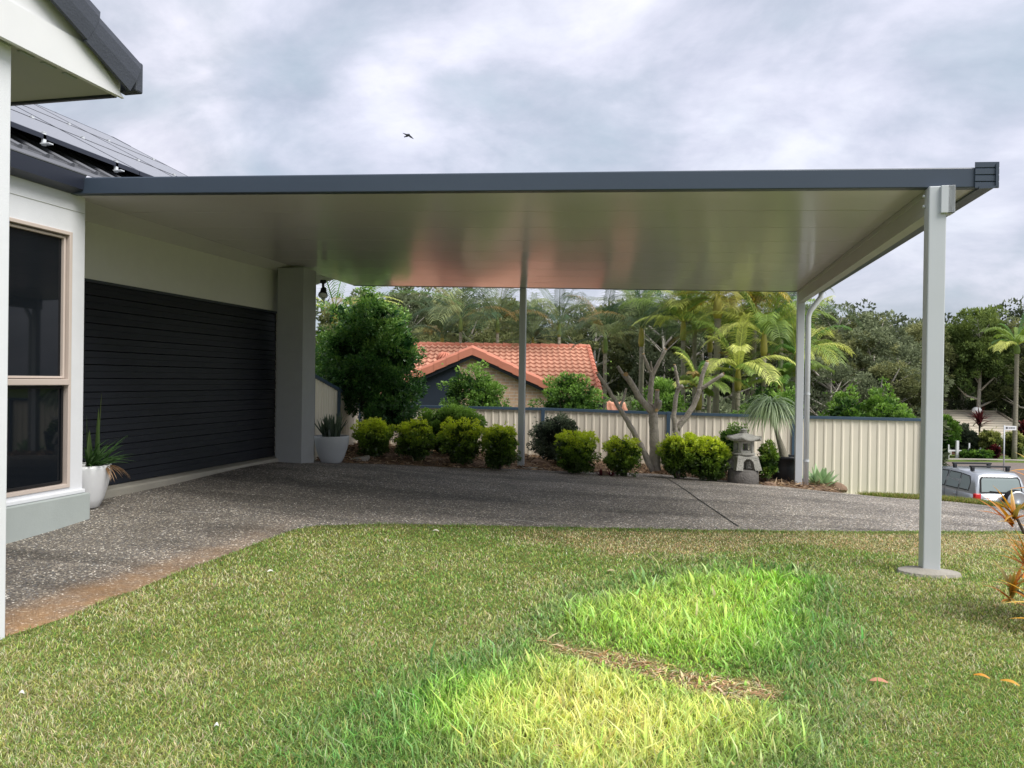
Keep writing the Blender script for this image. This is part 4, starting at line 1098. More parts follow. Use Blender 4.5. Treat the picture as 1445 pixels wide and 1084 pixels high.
rock(852, 664, 13.1, .09, .07, .05, 3, 'pale rock on the mulch between two golden shrubs')
rock(764, 652, 13.9, .22, .12, .09, 4, 'low brown rock on the mulch right of the garden post', dz=.04)
rock(1086, 686, 12.6, .12, .09, .05, 8, 'flat brown stone in the mulch beside the black tub')
mb = MB(); mb.add([(-.28, -.1, 0), (.2, -.1, 0), (.22, .1, 0), (-.28, .1, 0), (-.26, -.06, .02), (.19, -.08, .11), (.20, .08, .12), (-.26, .07, .03)], [(0, 3, 2, 1), (4, 5, 6, 7), (0, 1, 5, 4), (1, 2, 6, 5), (2, 3, 7, 6), (3, 0, 4, 7)])
o = mb.build('edging_stone', M['conc']); p = P(503, 654, 12.9); o.location = (p.x, p.y, g1(p.x, p.y)); o.rotation_euler = (0, 0, YAW); tag(o, 'grey wedge-shaped edging stone between the pot and the first golden shrub', 'stone')
# small dark red plants
for px, d, lab in ((849, 12.95, 'small dark red plant left of a golden shrub'), (863, 12.9, 'small dark red plant under the small golden shrub')):
    p = bedz(px, d); blades_plant('red_plant', lab, 'plant', p, [(U(0, 6.28), U(.2, 1.1), U(.10, .2), .03, .4, (.06, .012, .015), (.15, .03, .035), (0, 0, 0)) for _ in range(14)], M['gloss'])

# ================================================================== stone lantern
pl = P(1049, 640, 12.85); pl.z = g1(pl.x, pl.y)
LT = thing('stone_lantern', 'weathered grey stone garden lantern with pagoda roof', 'stone lantern', pl, YAW + .15)
zt_ = P(1049, 604, 12.85).z - pl.z; k_ = zt_ / .96
def z_(v): return v * k_
mb = MB(); mb.lathe([(.24, 0), (.255, .02), (.25, .12), (.245, z_(.235)), (.22, z_(.25)), (.0, z_(.25))], 26); mb.build('base', M['dstone'], LT, True)
# body: four splayed legs under a thick plate, arched openings
mb = MB(); z0, z1 = z_(.251), z_(.50)
for sx in (-1, 1):
    for sy in (-1, 1):
        a = [(sx * .225, sy * .225), (sx * .105, sy * .225), (sx * .105, sy * .105), (sx * .225, sy * .105)]
        b2 = [(sx * .195, sy * .195), (sx * .085, sy * .195), (sx * .085, sy * .085), (sx * .195, sy * .085)]
        c2 = [(sx * .185, sy * .185), (sx * .03, sy * .185), (sx * .03, sy * .03), (sx * .185, sy * .03)]
        vs = [(x_, y_, z0) for x_, y_ in a] + [(x_, y_, z0 + (z1 - z0) * .55) for x_, y_ in b2] + [(x_, y_, z0 + (z1 - z0) * .78) for x_, y_ in c2]
        mb.add(vs, [(0, 1, 2, 3), (8, 11, 10, 9)] + [(r + j, r + (j + 1) % 4, r + 4 + (j + 1) % 4, r + 4 + j) for r in (0, 4) for j in range(4)])
mb.lathe([(.262, z0 + (z1 - z0) * .76), (.255, z0 + (z1 - z0) * .9), (.20, z1), (.0, z1)], sq=4, rot=PI / 4)
mb.build('legs', M['stone'], LT)
mb = MB(); mb.lathe([(.19, z1 + .001), (.20, z1 + .02), (.19, z1 + .035), (.0, z1 + .035)], 18)
z2 = z1 + .036; z3 = z_(.735)
for k in range(4):
    a = PI / 4 + k * PI / 2; mb.bbox((-.03, -.03, z2), (.03, .03, z3), .006, Matrix.Translation((math.cos(a) * .135, math.sin(a) * .135, 0)) @ Matrix.Rotation(a, 4, 'Z'))
for k in range(4):
    a = k * PI / 2; mb.bbox((-.02, -.10, z2), (.02, .10, z2 + .04), .004, Matrix.Translation((math.cos(a) * .10, math.sin(a) * .10, 0)) @ Matrix.Rotation(a, 4, 'Z'))
    mb.bbox((-.02, -.10, z3 - .035), (.02, .10, z3 - .001), .004, Matrix.Translation((math.cos(a) * .10, math.sin(a) * .10, 0)) @ Matrix.Rotation(a, 4, 'Z'))
mb.build('chamber', M['stone'], LT)
# roof with six upturned corners
mb = MB(); ringN = 36; vs = []; zr = [(.14, z3 + .0, 0), (.275, z3 + .012, 1), (.29, z3 + .035, 1), (.21, z3 + .065, .5), (.12, z3 + .11, .15), (.06, z3 + .135, 0), (.05, z3 + .145, 0)]
for r, zz, cu in zr:
    for j in range(ringN):
        a = 2 * PI * j / ringN; c6 = (abs(math.cos(3 * a)) ** 6); vs.append((math.cos(a) * r * (1 + .10 * c6 * cu), math.sin(a) * r * (1 + .10 * c6 * cu), zz + .045 * c6 * cu))
mb.add(vs, [(i * ringN + j, i * ringN + (j + 1) % ringN, (i + 1) * ringN + (j + 1) % ringN, (i + 1) * ringN + j) for i in range(len(zr) - 1) for j in range(ringN)] + [tuple(range(ringN))[::-1]])
mb.build('roof', M['stone'], LT, True)
zf = z3 + .14; hh_ = zt_ - zf
MB().lathe([(.055, zf), (.065, zf + .015), (.045, zf + .03), (.05, zf + .035), (.062, zf + hh_ * .5), (.05, zf + hh_ * .72), (.015, zf + hh_ * .92), (.004, zf + hh_)], 16).build('finial', M['stone'], LT, True)

# ================================================================== loose mulch, straw and bark chips in the bed
rng = np.random.default_rng(21); n = 9000
k = rng.integers(0, len(BEDX), n); pos = np.stack([BEDX[k] + rng.normal(size=n) * .06, BEDY[k] + rng.normal(size=n) * .06, BEDZ[k] + .012 + rng.random(n) * .02], 1)
_lat = (pos[:, 0] * right0.x + pos[:, 1] * right0.y); _d = (pos[:, 0] * fwd0.x + pos[:, 1] * fwd0.y)
front = np.interp(_lat, np.array(BK)[:, 0][5:20], np.array(BK)[:, 1][5:20])
pos = pos[(_d > front - .05)]; n = len(pos)
dr = rng.normal(size=(n, 3)); dr[:, 2] *= .25
c0 = np.array([(.14, .09, .055), (.34, .23, .14), (.55, .42, .28), (.10, .07, .05)])[rng.integers(0, 4, n)] * (.7 + .6 * rng.random((n, 1)))
arr = leaves_arrays(pos, dr, .05 + .09 * rng.random(n), .010 + .012 * rng.random(n), c0, .1, rng)
tag(leaf_obj(arr, 'mulch', M['leaf'], None), 'loose brown bark and straw mulch on the garden bed', 'mulch', kind='stuff')

# ================================================================== neighbour's house behind the fence (aligned with the view)
terra = plain('terracotta_tile', (.66, .34, .235), .7, .25, var=.12, scale=2.2, bump=.25, bscale=40, dirt=.25)
terra2 = plain('terracotta_verge', (.55, .205, .135), .65, .3, var=.1, scale=3, bump=.2, bscale=40, dirt=.2)
brk = brick_mat('neighbour_brick', (.52, .36, .24), (.42, .27, .18), (.50, .44, .37))
clad = plain('navy_cladding', (.018, .026, .042), .5, .35, var=.08)
NH = thing('neighbour_house', 'single-storey brick house with orange terracotta tiled gable roof', 'house', (*ld_w(-2, 22), -1.2), YAW)
def nl(l, d, z): return Vector((l + 2, d - 22, z + 1.2))      # (lat, dist, height) to the house's own axes
RIS = plain('terracotta_lip_shadow', (.33, .13, .085), .8, .2, var=.15)  # darker riser colour paints the shadow line under each tile course
def tiled(x0, x1, d0, z0, d1, z1, fn=None, gauge=.34, roll=.20, thick=.055):
    """interlocking tiles: x0..x1 across, rising from (d0,z0) to (d1,z1)"""
    Ln = math.hypot(d1 - d0, z1 - z0); nc = max(1, int(Ln / gauge)); xs = np.arange(x0, x1 + .001, roll / 6)
    v = []; q = []; nx = len(xs); row = 0
    ud = (d1 - d0) / Ln; uz = (z1 - z0) / Ln; nd, nz = -uz, ud
    for c in range(nc):
        for s_, lift in ((c / nc * Ln - .01, thick), (((c + 1) / nc) * Ln, .0)):
            prof = .050 * np.maximum(0, np.cos(2 * PI * xs / roll)) ** .8 + lift
            v.append(np.stack([xs, d0 + ud * s_ + nd * prof, z0 + uz * s_ + nz * prof], 1))
        a = (2 * c) * nx + np.arange(nx - 1); b_ = a + nx; q.append(np.stack([a, a + 1, b_ + 1, b_], 1))
        if c: a2 = (2 * c - 1) * nx + np.arange(nx - 1); b2 = a2 + nx; q.append(np.stack([a2, a2 + 1, b2 + 1, b2], 1))
    v = np.concatenate(v); q = np.concatenate(q)
    if fn is not None:
        keep = fn(v[q].mean(1)); q = q[keep]
    v = v + np.array([2, -22, 1.2]); return v, q
RD, RZ = 27.0, 1.5 + (536.5 - 489) / F * 27.0
ED = 22.4; EZ = RZ - (RD - ED) * .40
AD = 20.3; ax = (666 - 722.5) / F * AD; az_ = 1.5 + (536 - 492) / F * AD; sl = .455
v1, q1 = tiled(-4.0, (828.5 - 722.5) / F * RD, ED, EZ, RD, RZ, fn=lambda c: ~((np.abs(c[:, 0] - ax) < (az_ - .02 - c[:, 2]) / sl) & (c[:, 1] < 26.4)))
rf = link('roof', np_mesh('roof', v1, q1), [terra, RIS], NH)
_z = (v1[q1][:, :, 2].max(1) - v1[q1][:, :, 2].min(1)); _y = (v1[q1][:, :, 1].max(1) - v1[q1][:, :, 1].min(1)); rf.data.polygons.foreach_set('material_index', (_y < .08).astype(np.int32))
# rear slope
RX = (828.5 - 722.5) / F * RD
mb = MB(); mb.quad(nl(-4, RD, RZ), nl(RX, RD, RZ), nl(RX, RD + 4.6, EZ), nl(-4, RD + 4.6, EZ)); mb.build('rear_slope', terra, rf).location = (0, 0, 0)
# wing roof: two slopes falling left and right of the wing ridge
for sgn in (-1, 1):
    wdt = 1.62 if sgn < 0 else 2.1; nc = int(wdt / .33); roll = .2; ds = np.arange(AD, 26.6, roll / 6); V = []; Q = []; nx = len(ds)
    for c in range(nc + 1):
        for s_, lift in ((c / (nc + 1) * wdt, .0), ((c + 1) / (nc + 1) * wdt + .01, .035)):
            prof = .03 * np.maximum(0, np.cos(2 * PI * ds / roll)) ** .8 + lift
            V.append(np.stack([ax + sgn * (s_) + 2 + 0 * ds, ds - 22, az_ - s_ * sl + prof + 1.2], 1))
        a = 2 * c * nx + np.arange(nx - 1); Q.append(np.stack([a, a + 1, a + nx + 1, a + nx], 1))
        if c: a = (2 * c - 1) * nx + np.arange(nx - 1); Q.append(np.stack([a, a + 1, a + nx + 1, a + nx], 1))
    V = np.concatenate(V); Q = np.concatenate(Q)
    main_z = EZ + (V[:, 1] + 22 - ED) * .40 + 1.2
    Q = Q[(V[Q][:, :, 2] > (main_z[Q] - .06)).any(1)]
    link('wing_roof', np_mesh('wing_roof', V, Q), terra, rf)
    # verge tiles on the gable edge
    nb = 5 if sgn < 0 else 6
    for k in range(nb):
        s0 = wdt * k / nb; s1 = wdt * (k + 1) / nb + .03
        a = nl(ax + sgn * s0, AD - .05, az_ - s0 * sl); b_ = nl(ax + sgn * s1, AD - .05, az_ - s1 * sl)
        m2 = MB(); pr0 = [(-.05, -.17), (-.065, .02), (-.03, .075), (.05, .09), (.12, .06), (.12, -.0), (.0, -.0), (.0, -.17)]
        A = [a + Vector((0, u, v - .004)) for u, v in pr0]; B = [b_ + Vector((0, u - .012, v + .014)) for u, v in pr0]; nP = len(pr0)
        m2.add(A + B, [tuple(range(nP)), tuple(range(nP, 2 * nP))[::-1]] + [(j, j + nP, (j + 1) % nP + nP, (j + 1) % nP) for j in range(nP)])
        m2.build('verge_tile', terra2, rf)
# ridge and right verge of the main roof
mb = MB()
for k in range(20):
    x0 = -4.0 + k * (RX + 4.0) / 20; x1 = x0 + (RX + 4.0) / 20 + .03; mb.tube([nl(x0, RD, RZ + .02), nl(x1, RD, RZ + .005)], [.11, .095], 10)
mb.build('ridge', terra2, rf)
mb = MB()
for k in range(14):
    t0, t1 = k / 14, (k + 1) / 14 + .005; mb.tube([nl(RX + .02, ED + (RD - ED) * t0, EZ + (RZ - EZ) * t0 + .05), nl(RX + .02, ED + (RD - ED) * t1, EZ + (RZ - EZ) * t1 + .03)], [.095, .08], 8)
mb.build('right_verge', terra2, rf)
mb = MB(); mb.box(nl(-4.0, ED - .12, EZ - .12), nl(RX + .05, ED + .0, EZ - .01)); mb.build('gutter', M['navyd'], NH)
# walls
mb = MB(); mb.prism([nl(ax - .35, AD + .12, az_ - .35 * sl - .02), nl(ax, AD + .12, az_ - .02), nl(ax + 2.0, AD + .12, az_ - 2.0 * sl - .02), nl(ax + 2.0, AD + .12, -1.2), nl(ax - .35, AD + .12, -1.2)], (0, .2, 0))
mb.build('gable_wall', brk, NH)
mb = MB(); mb.box(nl(-3.8, ED + .45, -1.2), nl(RX - .1, ED + .6, EZ + .12)); mb.prism([nl(RX - .1, ED + .5, -1.2), nl(RX - .1, ED + .5, EZ + .1), nl(RX - .1, RD, RZ - .08), nl(RX - .1, RD + 4.2, EZ + .1), nl(RX - .1, RD + 4.2, -1.2)], (-.15, 0, 0)); mb.build('wall', brk, NH)
mb = MB()
for k in range(11):
    zt = az_ - .42 * sl - .02; z0 = -1.2 + k * .27
    if z0 < .9: mb.prism([nl(ax - 1.55, AD + .16, z0), nl(ax - 1.55, AD + .19, z0 + .26), nl(ax - .352, AD + .19, z0 + .26), nl(ax - .352, AD + .16, z0)], (0, .08, 0))
mb.prism([nl(ax - 1.58, AD + .15, .7), nl(ax - .352, AD + .15, .7), nl(ax - .352, AD + .15, az_ - .352 * sl - .03), nl(ax - 1.58, AD + .15, az_ - 1.58 * sl - .03)], (0, .1, 0))
mb.build('cladding', clad, NH)
mb = MB()
mb.prism([nl(ax, AD - .02, az_ - .1), nl(ax + 2.12, AD - .02, az_ - 2.12 * sl - .1), nl(ax + 2.12, AD - .02, az_ - 2.12 * sl - .26), nl(ax, AD - .02, az_ - .26)], (0, .03, 0))
mb.prism([nl(ax, AD - .02, az_ - .1), nl(ax, AD - .02, az_ - .26), nl(ax - 1.64, AD - .02, az_ - 1.64 * sl - .26), nl(ax - 1.64, AD - .02, az_ - 1.64 * sl - .1)], (0, .03, 0))
mb.build('barge_board', M['navyd'], NH)
mb = MB(); mb.tube([nl(ax + 1.35, AD + .07, az_ - 1.35 * sl - .3), nl(ax + 1.35, AD + .07, -1)], .035, 8); mb.build('downpipe', M['rock'], NH)
# turbine vent
vx = (626 - 722.5) / F * 23.6; vz = 1.5 + (535 - 506) / F * 23.6
mb = MB(); c = nl(vx, 23.6, vz); mb.tube([c - Vector((0, 0, .5)), c - Vector((0, 0, .15))], .12, 12)
for k in range(14):
    a = 2 * PI * k / 14; mb.tube([c + Vector((math.cos(a + .5 * s_) * .215 * math.cos(s_), math.sin(a + .5 * s_) * .215 * math.cos(s_), .19 * math.sin(s_))) for s_ in np.linspace(-1.2, 1.3, 7)], .03, 5)
mb.lathe([(.12, -.16), (.17, -.1), (.18, 0), (.15, .12), (.05, .18)], 14, c); mb.build('turbine_vent', terra2, rf, True)
# low terracotta roof of a shed, right of the house
v2, q2 = tiled(2.9, 3.72, 23.2, .05, 25.2, .83)
SH = thing('shed', 'low shed with terracotta roof showing just over the fence', 'shed', (*ld_w(5.4, 24), -1.6), YAW)
link('roof', np_mesh('shed_roof', v2 - np.array([2, -22, 1.2]) - np.array([5.4, 24, -1.6]), q2), terra, SH)
mb = MB(); mb.box((-2.4, -.5, .2), (-1.75, 1.1, 1.68)); mb.build('wall', brk, SH)

# ================================================================== house across the road
beige = plain('beige_tile', (.47, .42, .33), .75, .2, var=.08, scale=1.5)
def ribbed_roof():
    m, nt, b = mat('beige_roof'); N = nt.nodes.new; L = nt.links.new
    tc = N('ShaderNodeTexCoord'); wv = N('ShaderNodeTexWave'); wv.bands_direction = 'Z'; wv.wave_profile = 'SAW'; wv.inputs['Scale'].default_value = 2.35; wv.inputs['Distortion'].default_value = .25
    L(tc.outputs['Object'], wv.inputs['Vector']); cr = N('ShaderNodeValToRGB'); e = cr.color_ramp.elements
    e[0].position = 0; e[0].color = (.17, .15, .12, 1); e[1].position = .3; e[1].color = (.50, .445, .35, 1); k = e.new(1); k.color = (.58, .52, .42, 1)
    L(wv.outputs['Fac'], cr.inputs['Fac']); L(cr.outputs['Color'], b.inputs['Base Color']); b.inputs['Roughness'].default_value = .8; return m
FH = thing('far_house', 'brown brick house with pale beige hip roof across the road', 'house', (*ld_w(30, 50), -3.2), YAW)
fl_ = lambda px, py, d: Vector(((px - 722.5) / F * d - 30, d - 50, 1.5 - (py - (536.5 + .014 * (px - 722.5))) / F * d + 3.2))
r0, r1 = fl_(1215, 579, 53), fl_(1408, 581, 53)
e0, e1 = fl_(1170, 611, 48), fl_(1462, 612.5, 48); e1.z = e0.z; r1.z = r0.z
mb = MB(); eb0 = e0 + Vector((0, 10, 0)); eb1 = e1 + Vector((0, 10, 0))
mb.quad(e0, e1, r1, r0); mb.quad(e1, eb1, r1); mb.quad(eb1, eb0, r0, r1); mb.quad(eb0, e0, r0); mb.quad(e0, eb0, eb1, e1); rfh = mb.build('roof', ribbed_roof(), FH)
mb = MB(); mb.tube([r0 + Vector((0, 0, .03)), r1 + Vector((0, 0, .03))], .09, 8); mb.tube([r1 + Vector((0, 0, .03)), e1 + Vector((0, 0, .05))], .09, 8); mb.build('ridge', beige, rfh, True)
mb = MB(); mb.box((e0.x, e0.y - .1, e0.z - .22), (e1.x + .05, e0.y, e0.z + .01)); mb.build('gutter', plain('cream_gutter', (.6, .58, .5), .6), FH)
fb = brick_mat('far_brick', (.30, .12, .08), (.22, .09, .06), (.3, .24, .2))
mb = MB(); mb.box((e0.x + .5, e0.y + .6, -1), (e1.x - .5, e0.y + 9, e0.z - .02)); mb.build('wall', fb, FH)
for x_ in (-.6, 1.0, 2.6, 5.2): mb = MB(); mb.box((x_, e0.y + .56, .5), (x_ + 1.1, e0.y + .599, 1.5)); w_ = mb.build('window', M['glass'], FH)
for px in (1342, 1385.5, 1410, 1450):
    q_ = fl_(px, 620, 48.2); mb = MB(); mb.box((q_.x - .07, q_.y - .07, -.2), (q_.x + .07, q_.y + .07, e0.z - .03)); mb.build('verandah_post', M['white'], FH)
q_ = fl_(1379, 579, 51.5); mb = MB(); mb.lathe([(.3, -.2), (.3, .02), (.24, .14), (.12, .2), (.0, .22)], 16, q_); mb.build('skylight_dome', M['white'], rfh, True)
# white gate and post
WG = thing('white_gate', 'white painted rail gate with thick post across the road', 'gate', (*ld_w((1352 - 722.5) / F * 44.5, 44.5), g1(*ld_w((1352 - 722.5) / F * 44.5, 44.5))), YAW)
s44 = 44.5 / F
for px, h_, w_ in ((1340, .75, .07), (1352, .98, .15), (1369, .85, .08), (1385, .6, .07)):
    mb = MB(); x_ = (px - 1352) * s44; mb.bbox((x_ - w_ / 2, -w_ / 2, -.1), (x_ + w_ / 2, w_ / 2, h_), .01); mb.build('post', M['white'], WG)
for z0 in (.36,): mb = MB(); mb.bbox((-12 * s44, -.03, z0), (33 * s44, .03, z0 + .08), .008); mb.build('rail', M['white'], WG)
# garden across the road
def fbush(name, label, px, py_top, hw, d, pal, seed, n=2500, leaf=.16, m_='far', cat='shrub', base_py=643):
    b = at(px, d); return bush(name, label, cat, px, d, hw, py_top, PAL[pal], seed, leaf=leaf, n=n, base=b, m_=m_, topk=.3, clumps=70, cr=.32, depth=hw / F * d * .8)
fbush('garden_tree', 'dark green bushy tree left of the white gate', 1330, 584, 22, 45.5, 'green', 300, 4500, .17, cat='tree')
fbush('garden_tree', 'olive green bushy tree behind the white gate', 1362, 597, 19, 45.8, 'grey', 301, 3500, .15, cat='tree')
fbush('garden_shrub', 'pale yellow-green shrub left of the street sign', 1397, 602, 14, 44.5, 'lightbush', 302, 2600, .15)
fbush('garden_shrub', 'pale yellow-green shrub right of the street sign', 1432, 606, 15, 44.5, 'lightbush', 303, 2600, .15)
fbush('garden_shrub', 'low dark red shrub between the two pale shrubs', 1403, 626, 7, 44, 'red', 304, 900, .13)
fbush('garden_shrub', 'tall dark red shrub at the right edge behind the pale shrub', 1447, 590, 12, 46.5, 'red', 305, 1800, .15)
fbush('garden_shrub', 'low clipped green hedge below the white gate rail', 1378, 635, 22, 43.9, 'green', 306, 2200, .12)
p = at(1382, 45.2)
rt = blades_plant('cordyline_plant', 'dark red spiky cordyline rising above the garden across the road', 'plant', p, [(U(0, 6.28), U(.1, 1.5), U(.6, .95), .10, .5, (.05, .012, .015), (.16, .04, .04), (U(-.05, .05), 0, U(1.75, 2.25))) for _ in range(60)], M['far'])
MB().tube([(0, 0, -.1), (0, 0, 2.1)], .05, 6).build('stem', M['dbark'], rt)
# street sign
p = at(1417, 38); zt = P(1417, 601, 38).z
SG = thing('street_sign', 'grey pole with white street name blade behind the silver car', 'street sign', (p.x, p.y, p.z), YAW)
h_ = zt - p.z; MB().tube([(0, 0, -.1), (0, 0, h_ + .03)], .032, 10).build('pole', M['post'], SG, True)
mb = MB(); mb.bbox((.02, -.035, h_ - .21), (.58, -.0325 + .02, h_), .004); bl = mb.build('sign_blade', M['white'], SG)
mb = MB(); mb.lathe([(.05, 0), (.05, .004), (.028, .004), (.028, 0)], 16)
for v_i in range(len(mb.v)): x_, y_, z0 = mb.v[v_i]; mb.v[v_i] = (x_ + .10, -.036 - z0, y_ + h_ - .10)
for k, w_ in enumerate((.035, .03, .04, .03, .035, .03)): mb.box((.19 + k * .056, -.0395, h_ - .135), (.19 + k * .056 + w_, -.0355, h_ - .065))
mb.build('lettering', M['navyd'], bl)

# ================================================================== silver car
def silver():
    m, nt, b = mat('silver_paint'); b.inputs['Base Color'].default_value = (.50, .53, .56, 1); b.inputs['Metallic'].default_value = .55
    b.inputs['Roughness'].default_value = .3; b.inputs['Coat Weight'].default_value = .6; b.inputs['Coat Roughness'].default_value = .05; return m
SV = silver(); GL = glass('car_glass', (.26, .31, .31), .06); CH = plain('chrome', (.6, .6, .6), .2, .5, 1)
RED = plain('tail_light_red', (.50, .015, .015), .15, .5); AMB = plain('tail_light_clear', (.7, .45, .4), .15, .5); RUB = M['gasket']
l0, d0 = (1416 - 722.5) / F * 24.6, 24.6
cx, cy = ld_w(l0, d0); zc = min(g1(*ld_w(l0, d0)), g1(*ld_w(l0, d0 + 4))) ; zc = P(1400, 663, 25.6).z - 1.66
CAR = thing('parked_car', 'silver small four-wheel-drive wagon with roof racks and rear spare wheel', 'car', (cx, cy, zc), YAW)
# lower body loft: stations (y, half width, bottom, shoulder z, top z)
st_ = [(0, .80, .38, .62, .97), (.05, .845, .33, .62, .985), (.35, .865, .30, .66, 1.0), (1.0, .868, .28, .66, 1.0), (2.2, .868, .28, .66, .985), (3.0, .865, .28, .66, .965), (3.25, .86, .30, .66, .93), (3.8, .83, .32, .64, .86), (4.08, .76, .36, .58, .74), (4.16, .66, .42, .52, .60)]
mb = MB(); vs = []; K = 14
for y_, w_, zb, zs, zt in st_:
    pr = [(-w_ * .86, zb), (-w_ * .97, zb + .06), (-w_, zs - .12), (-w_ * .995, zs), (-w_ * .975, zt - .06), (-w_ * .92, zt - .01), (-w_ * .5, zt + .012)]
    pr = pr + [(-x_, z0) for x_, z0 in pr[::-1]]; vs += [(x_, y_, z0) for x_, z0 in pr]
mb.add(vs, [(i * K + j, i * K + (j + 1) % K, (i + 1) * K + (j + 1) % K, (i + 1) * K + j) for i in range(len(st_) - 1) for j in range(K)] + [tuple(range(K))[::-1], tuple((len(st_) - 1) * K + j for j in range(K))])
body = mb.build('body', SV, CAR, True)
# cabin
cs = [(.02, .80, .97, .80, .975), (.06, .81, .97, .775, 1.20), (.14, .82, .97, .70, 1.50), (.22, .82, .97, .665, 1.595), (.34, .83, .97, .665, 1.635), (1.1, .84, .97, .675, 1.66), (1.9, .84, .97, .67, 1.65), (2.25, .83, .97, .655, 1.60), (2.6, .825, .96, .70, 1.36), (3.12, .80, .94, .79, .95)]
K = 12; vs = []; mb = MB()
for y_, wb_, zb, wt_, zt in cs:
    f_ = (zt - zb) / .69
    pr = [(-wb_, zb - .06), (-wb_, zb), (-(wb_ * .5 + wt_ * .5) - .012, (zb + zt) / 2), (-wt_, zt - .05 * f_), (-wt_ * .93, zt - .005), (-wt_ * .5, zt + .018 * f_)]
    pr = pr + [(-x_, z0) for x_, z0 in pr[::-1]]; vs += [(x_, y_, z0) for x_, z0 in pr]
mb.add(vs, [(i * K + j, i * K + (j + 1) % K, (i + 1) * K + (j + 1) % K, (i + 1) * K + j) for i in range(len(cs) - 1) for j in range(K)] + [tuple(range(K))[::-1], tuple((len(cs) - 1) * K + j for j in range(K))])
cab = mb.build('cabin', SV, CAR, True)
def side_w(z, s): # half width of the cabin at height z
    t = (z - .97) / .67; return (.838 - t * .165 + .014)
def sidewin(pts, nm='side_window'):
    for s in (-1, 1):
        mb = MB(); vs = [(s * (side_w(z0, s)), y_, z0) for y_, z0 in pts]
        mb.add(vs if s > 0 else vs[::-1], [tuple(range(len(pts)))]); me_o = mb.build(nm, GL, CAR)
        m2 = MB(); c_ = Vector((0, sum(p_[0] for p_ in pts) / len(pts), sum(p_[1] for p_ in pts) / len(pts)))
        vo = [(s * (side_w(c_.z + (z0 - c_.z) * 1.1, s) - .004), c_.y + (y_ - c_.y) * 1.07, c_.z + (z0 - c_.z) * 1.13) for y_, z0 in pts]
        m2.add(vo, [tuple(range(len(pts)))]); m2.build('window_seal', RUB, me_o)
sidewin([(.42, 1.06), (.40, 1.30), (.52, 1.49), (.92, 1.52), (.92, 1.06)])
sidewin([(1.00, 1.05), (1.00, 1.525), (1.62, 1.53), (1.70, 1.05)])
sidewin([(1.80, 1.05), (1.74, 1.53), (2.12, 1.51), (2.62, 1.20), (2.75, 1.05)])
mb = MB(); mb.add([(-.64, .004, 1.05), (.64, .004, 1.05), (.60, .092, 1.42), (.56, .112, 1.48), (-.56, .112, 1.48), (-.60, .092, 1.42)], [(0, 1, 2, 5), (5, 2, 3, 4)])
for i_ in range(len(mb.v)): x_, y_, z0 = mb.v[i_]; mb.v[i_] = (x_, y_ - .0, z0)
m2 = MB(); m2.add([(-.69, .034, 1.02), (.69, .034, 1.02), (.645, .138, 1.44), (.60, .165, 1.52), (-.60, .165, 1.52), (-.645, .138, 1.44)], [(0, 1, 2, 5), (5, 2, 3, 4)])
for i_ in range(len(m2.v)): x_, y_, z0 = m2.v[i_]; m2.v[i_] = (x_, y_ - .03, z0)
rw = mb.build('rear_window', GL, CAR); m2.build('window_seal', RUB, rw)
mb = MB(); mb.tube([(-.1, .0, 1.05), (-.38, -.005, 1.075)], .012, 6); mb.tube([(0, .0, 1.03), (-.1, .0, 1.055)], .02, 6); mb.build('wiper', RUB, rw)
mb = MB(); mb.add([(-.72, 3.06, 1.0), (.72, 3.06, 1.0), (.62, 2.32, 1.60), (-.62, 2.32, 1.60)], [(3, 2, 1, 0)])
for i_ in range(4): x_, y_, z0 = mb.v[i_]; mb.v[i_] = (x_, y_ + .02, z0 + .02)
mb.build('windscreen', GL, CAR)
for s in (-1, 1):
    mb = MB(); mb.bbox((s * .86, -.02, .66), (s * .66, .12, .99), .03); tl = mb.build('tail_light', RED, CAR, True)
    mb = MB(); mb.bbox((s * .862, -.026, .74), (s * .70, .05, .82), .012); mb.build('reverse_lens', AMB, tl, True)
    for y_ in (1.05, 1.95): mb = MB(); mb.bbox((s * .862, y_, .83), (s * .89, y_ + .2, .865), .01); mb.build('door_handle', SV, CAR, True)
    for y_ in (.98, 1.73): mb = MB(); mb.box((s * .860, y_, .36), (s * .8705, y_ + .008, .97)); mb.build('door_gap', RUB, CAR)
    mb = MB(); mb.bbox((s * .86, 2.62, .98), (s * 1.02, 2.74, 1.13), .03); mb.build('mirror', SV, CAR, True)
    mb = MB(); mb.bbox((s * .72, 3.98, .60), (s * .45, 4.14, .74), .03); mb.build('headlight', M['white'], CAR, True)
mb = MB(); mb.bbox((-.84, -.10, .36), (.84, .14, .60), .04); mb.build('rear_bumper', SV, CAR, True)
mb = MB(); mb.bbox((-.78, 4.0, .34), (.78, 4.24, .56), .05); mb.build('front_bumper', SV, CAR, True)
mb = MB(); mb.bbox((-.60, -.02, .86), (-.36, .0, .89), .006); mb.build('tailgate_handle', CH, CAR, True)
mb = MB(); mb.bbox((-.665, -.006, .64), (-.66, .02, .98), .002); mb.bbox((.66, -.006, .64), (.665, .02, .98), .002); mb.build('tailgate_gap', RUB, CAR)
for k, w_ in enumerate((.03, .025, .03, .02)): 
    pass
mb = MB(); mb.box((-.60, -.004, .70), (-.52, -.001, .725)); mb.box((-.50, -.004, .70), (-.44, -.001, .725)); mb.box((-.42, -.004, .70), (-.36, -.001, .725)); mb.build('badge', CH, CAR)
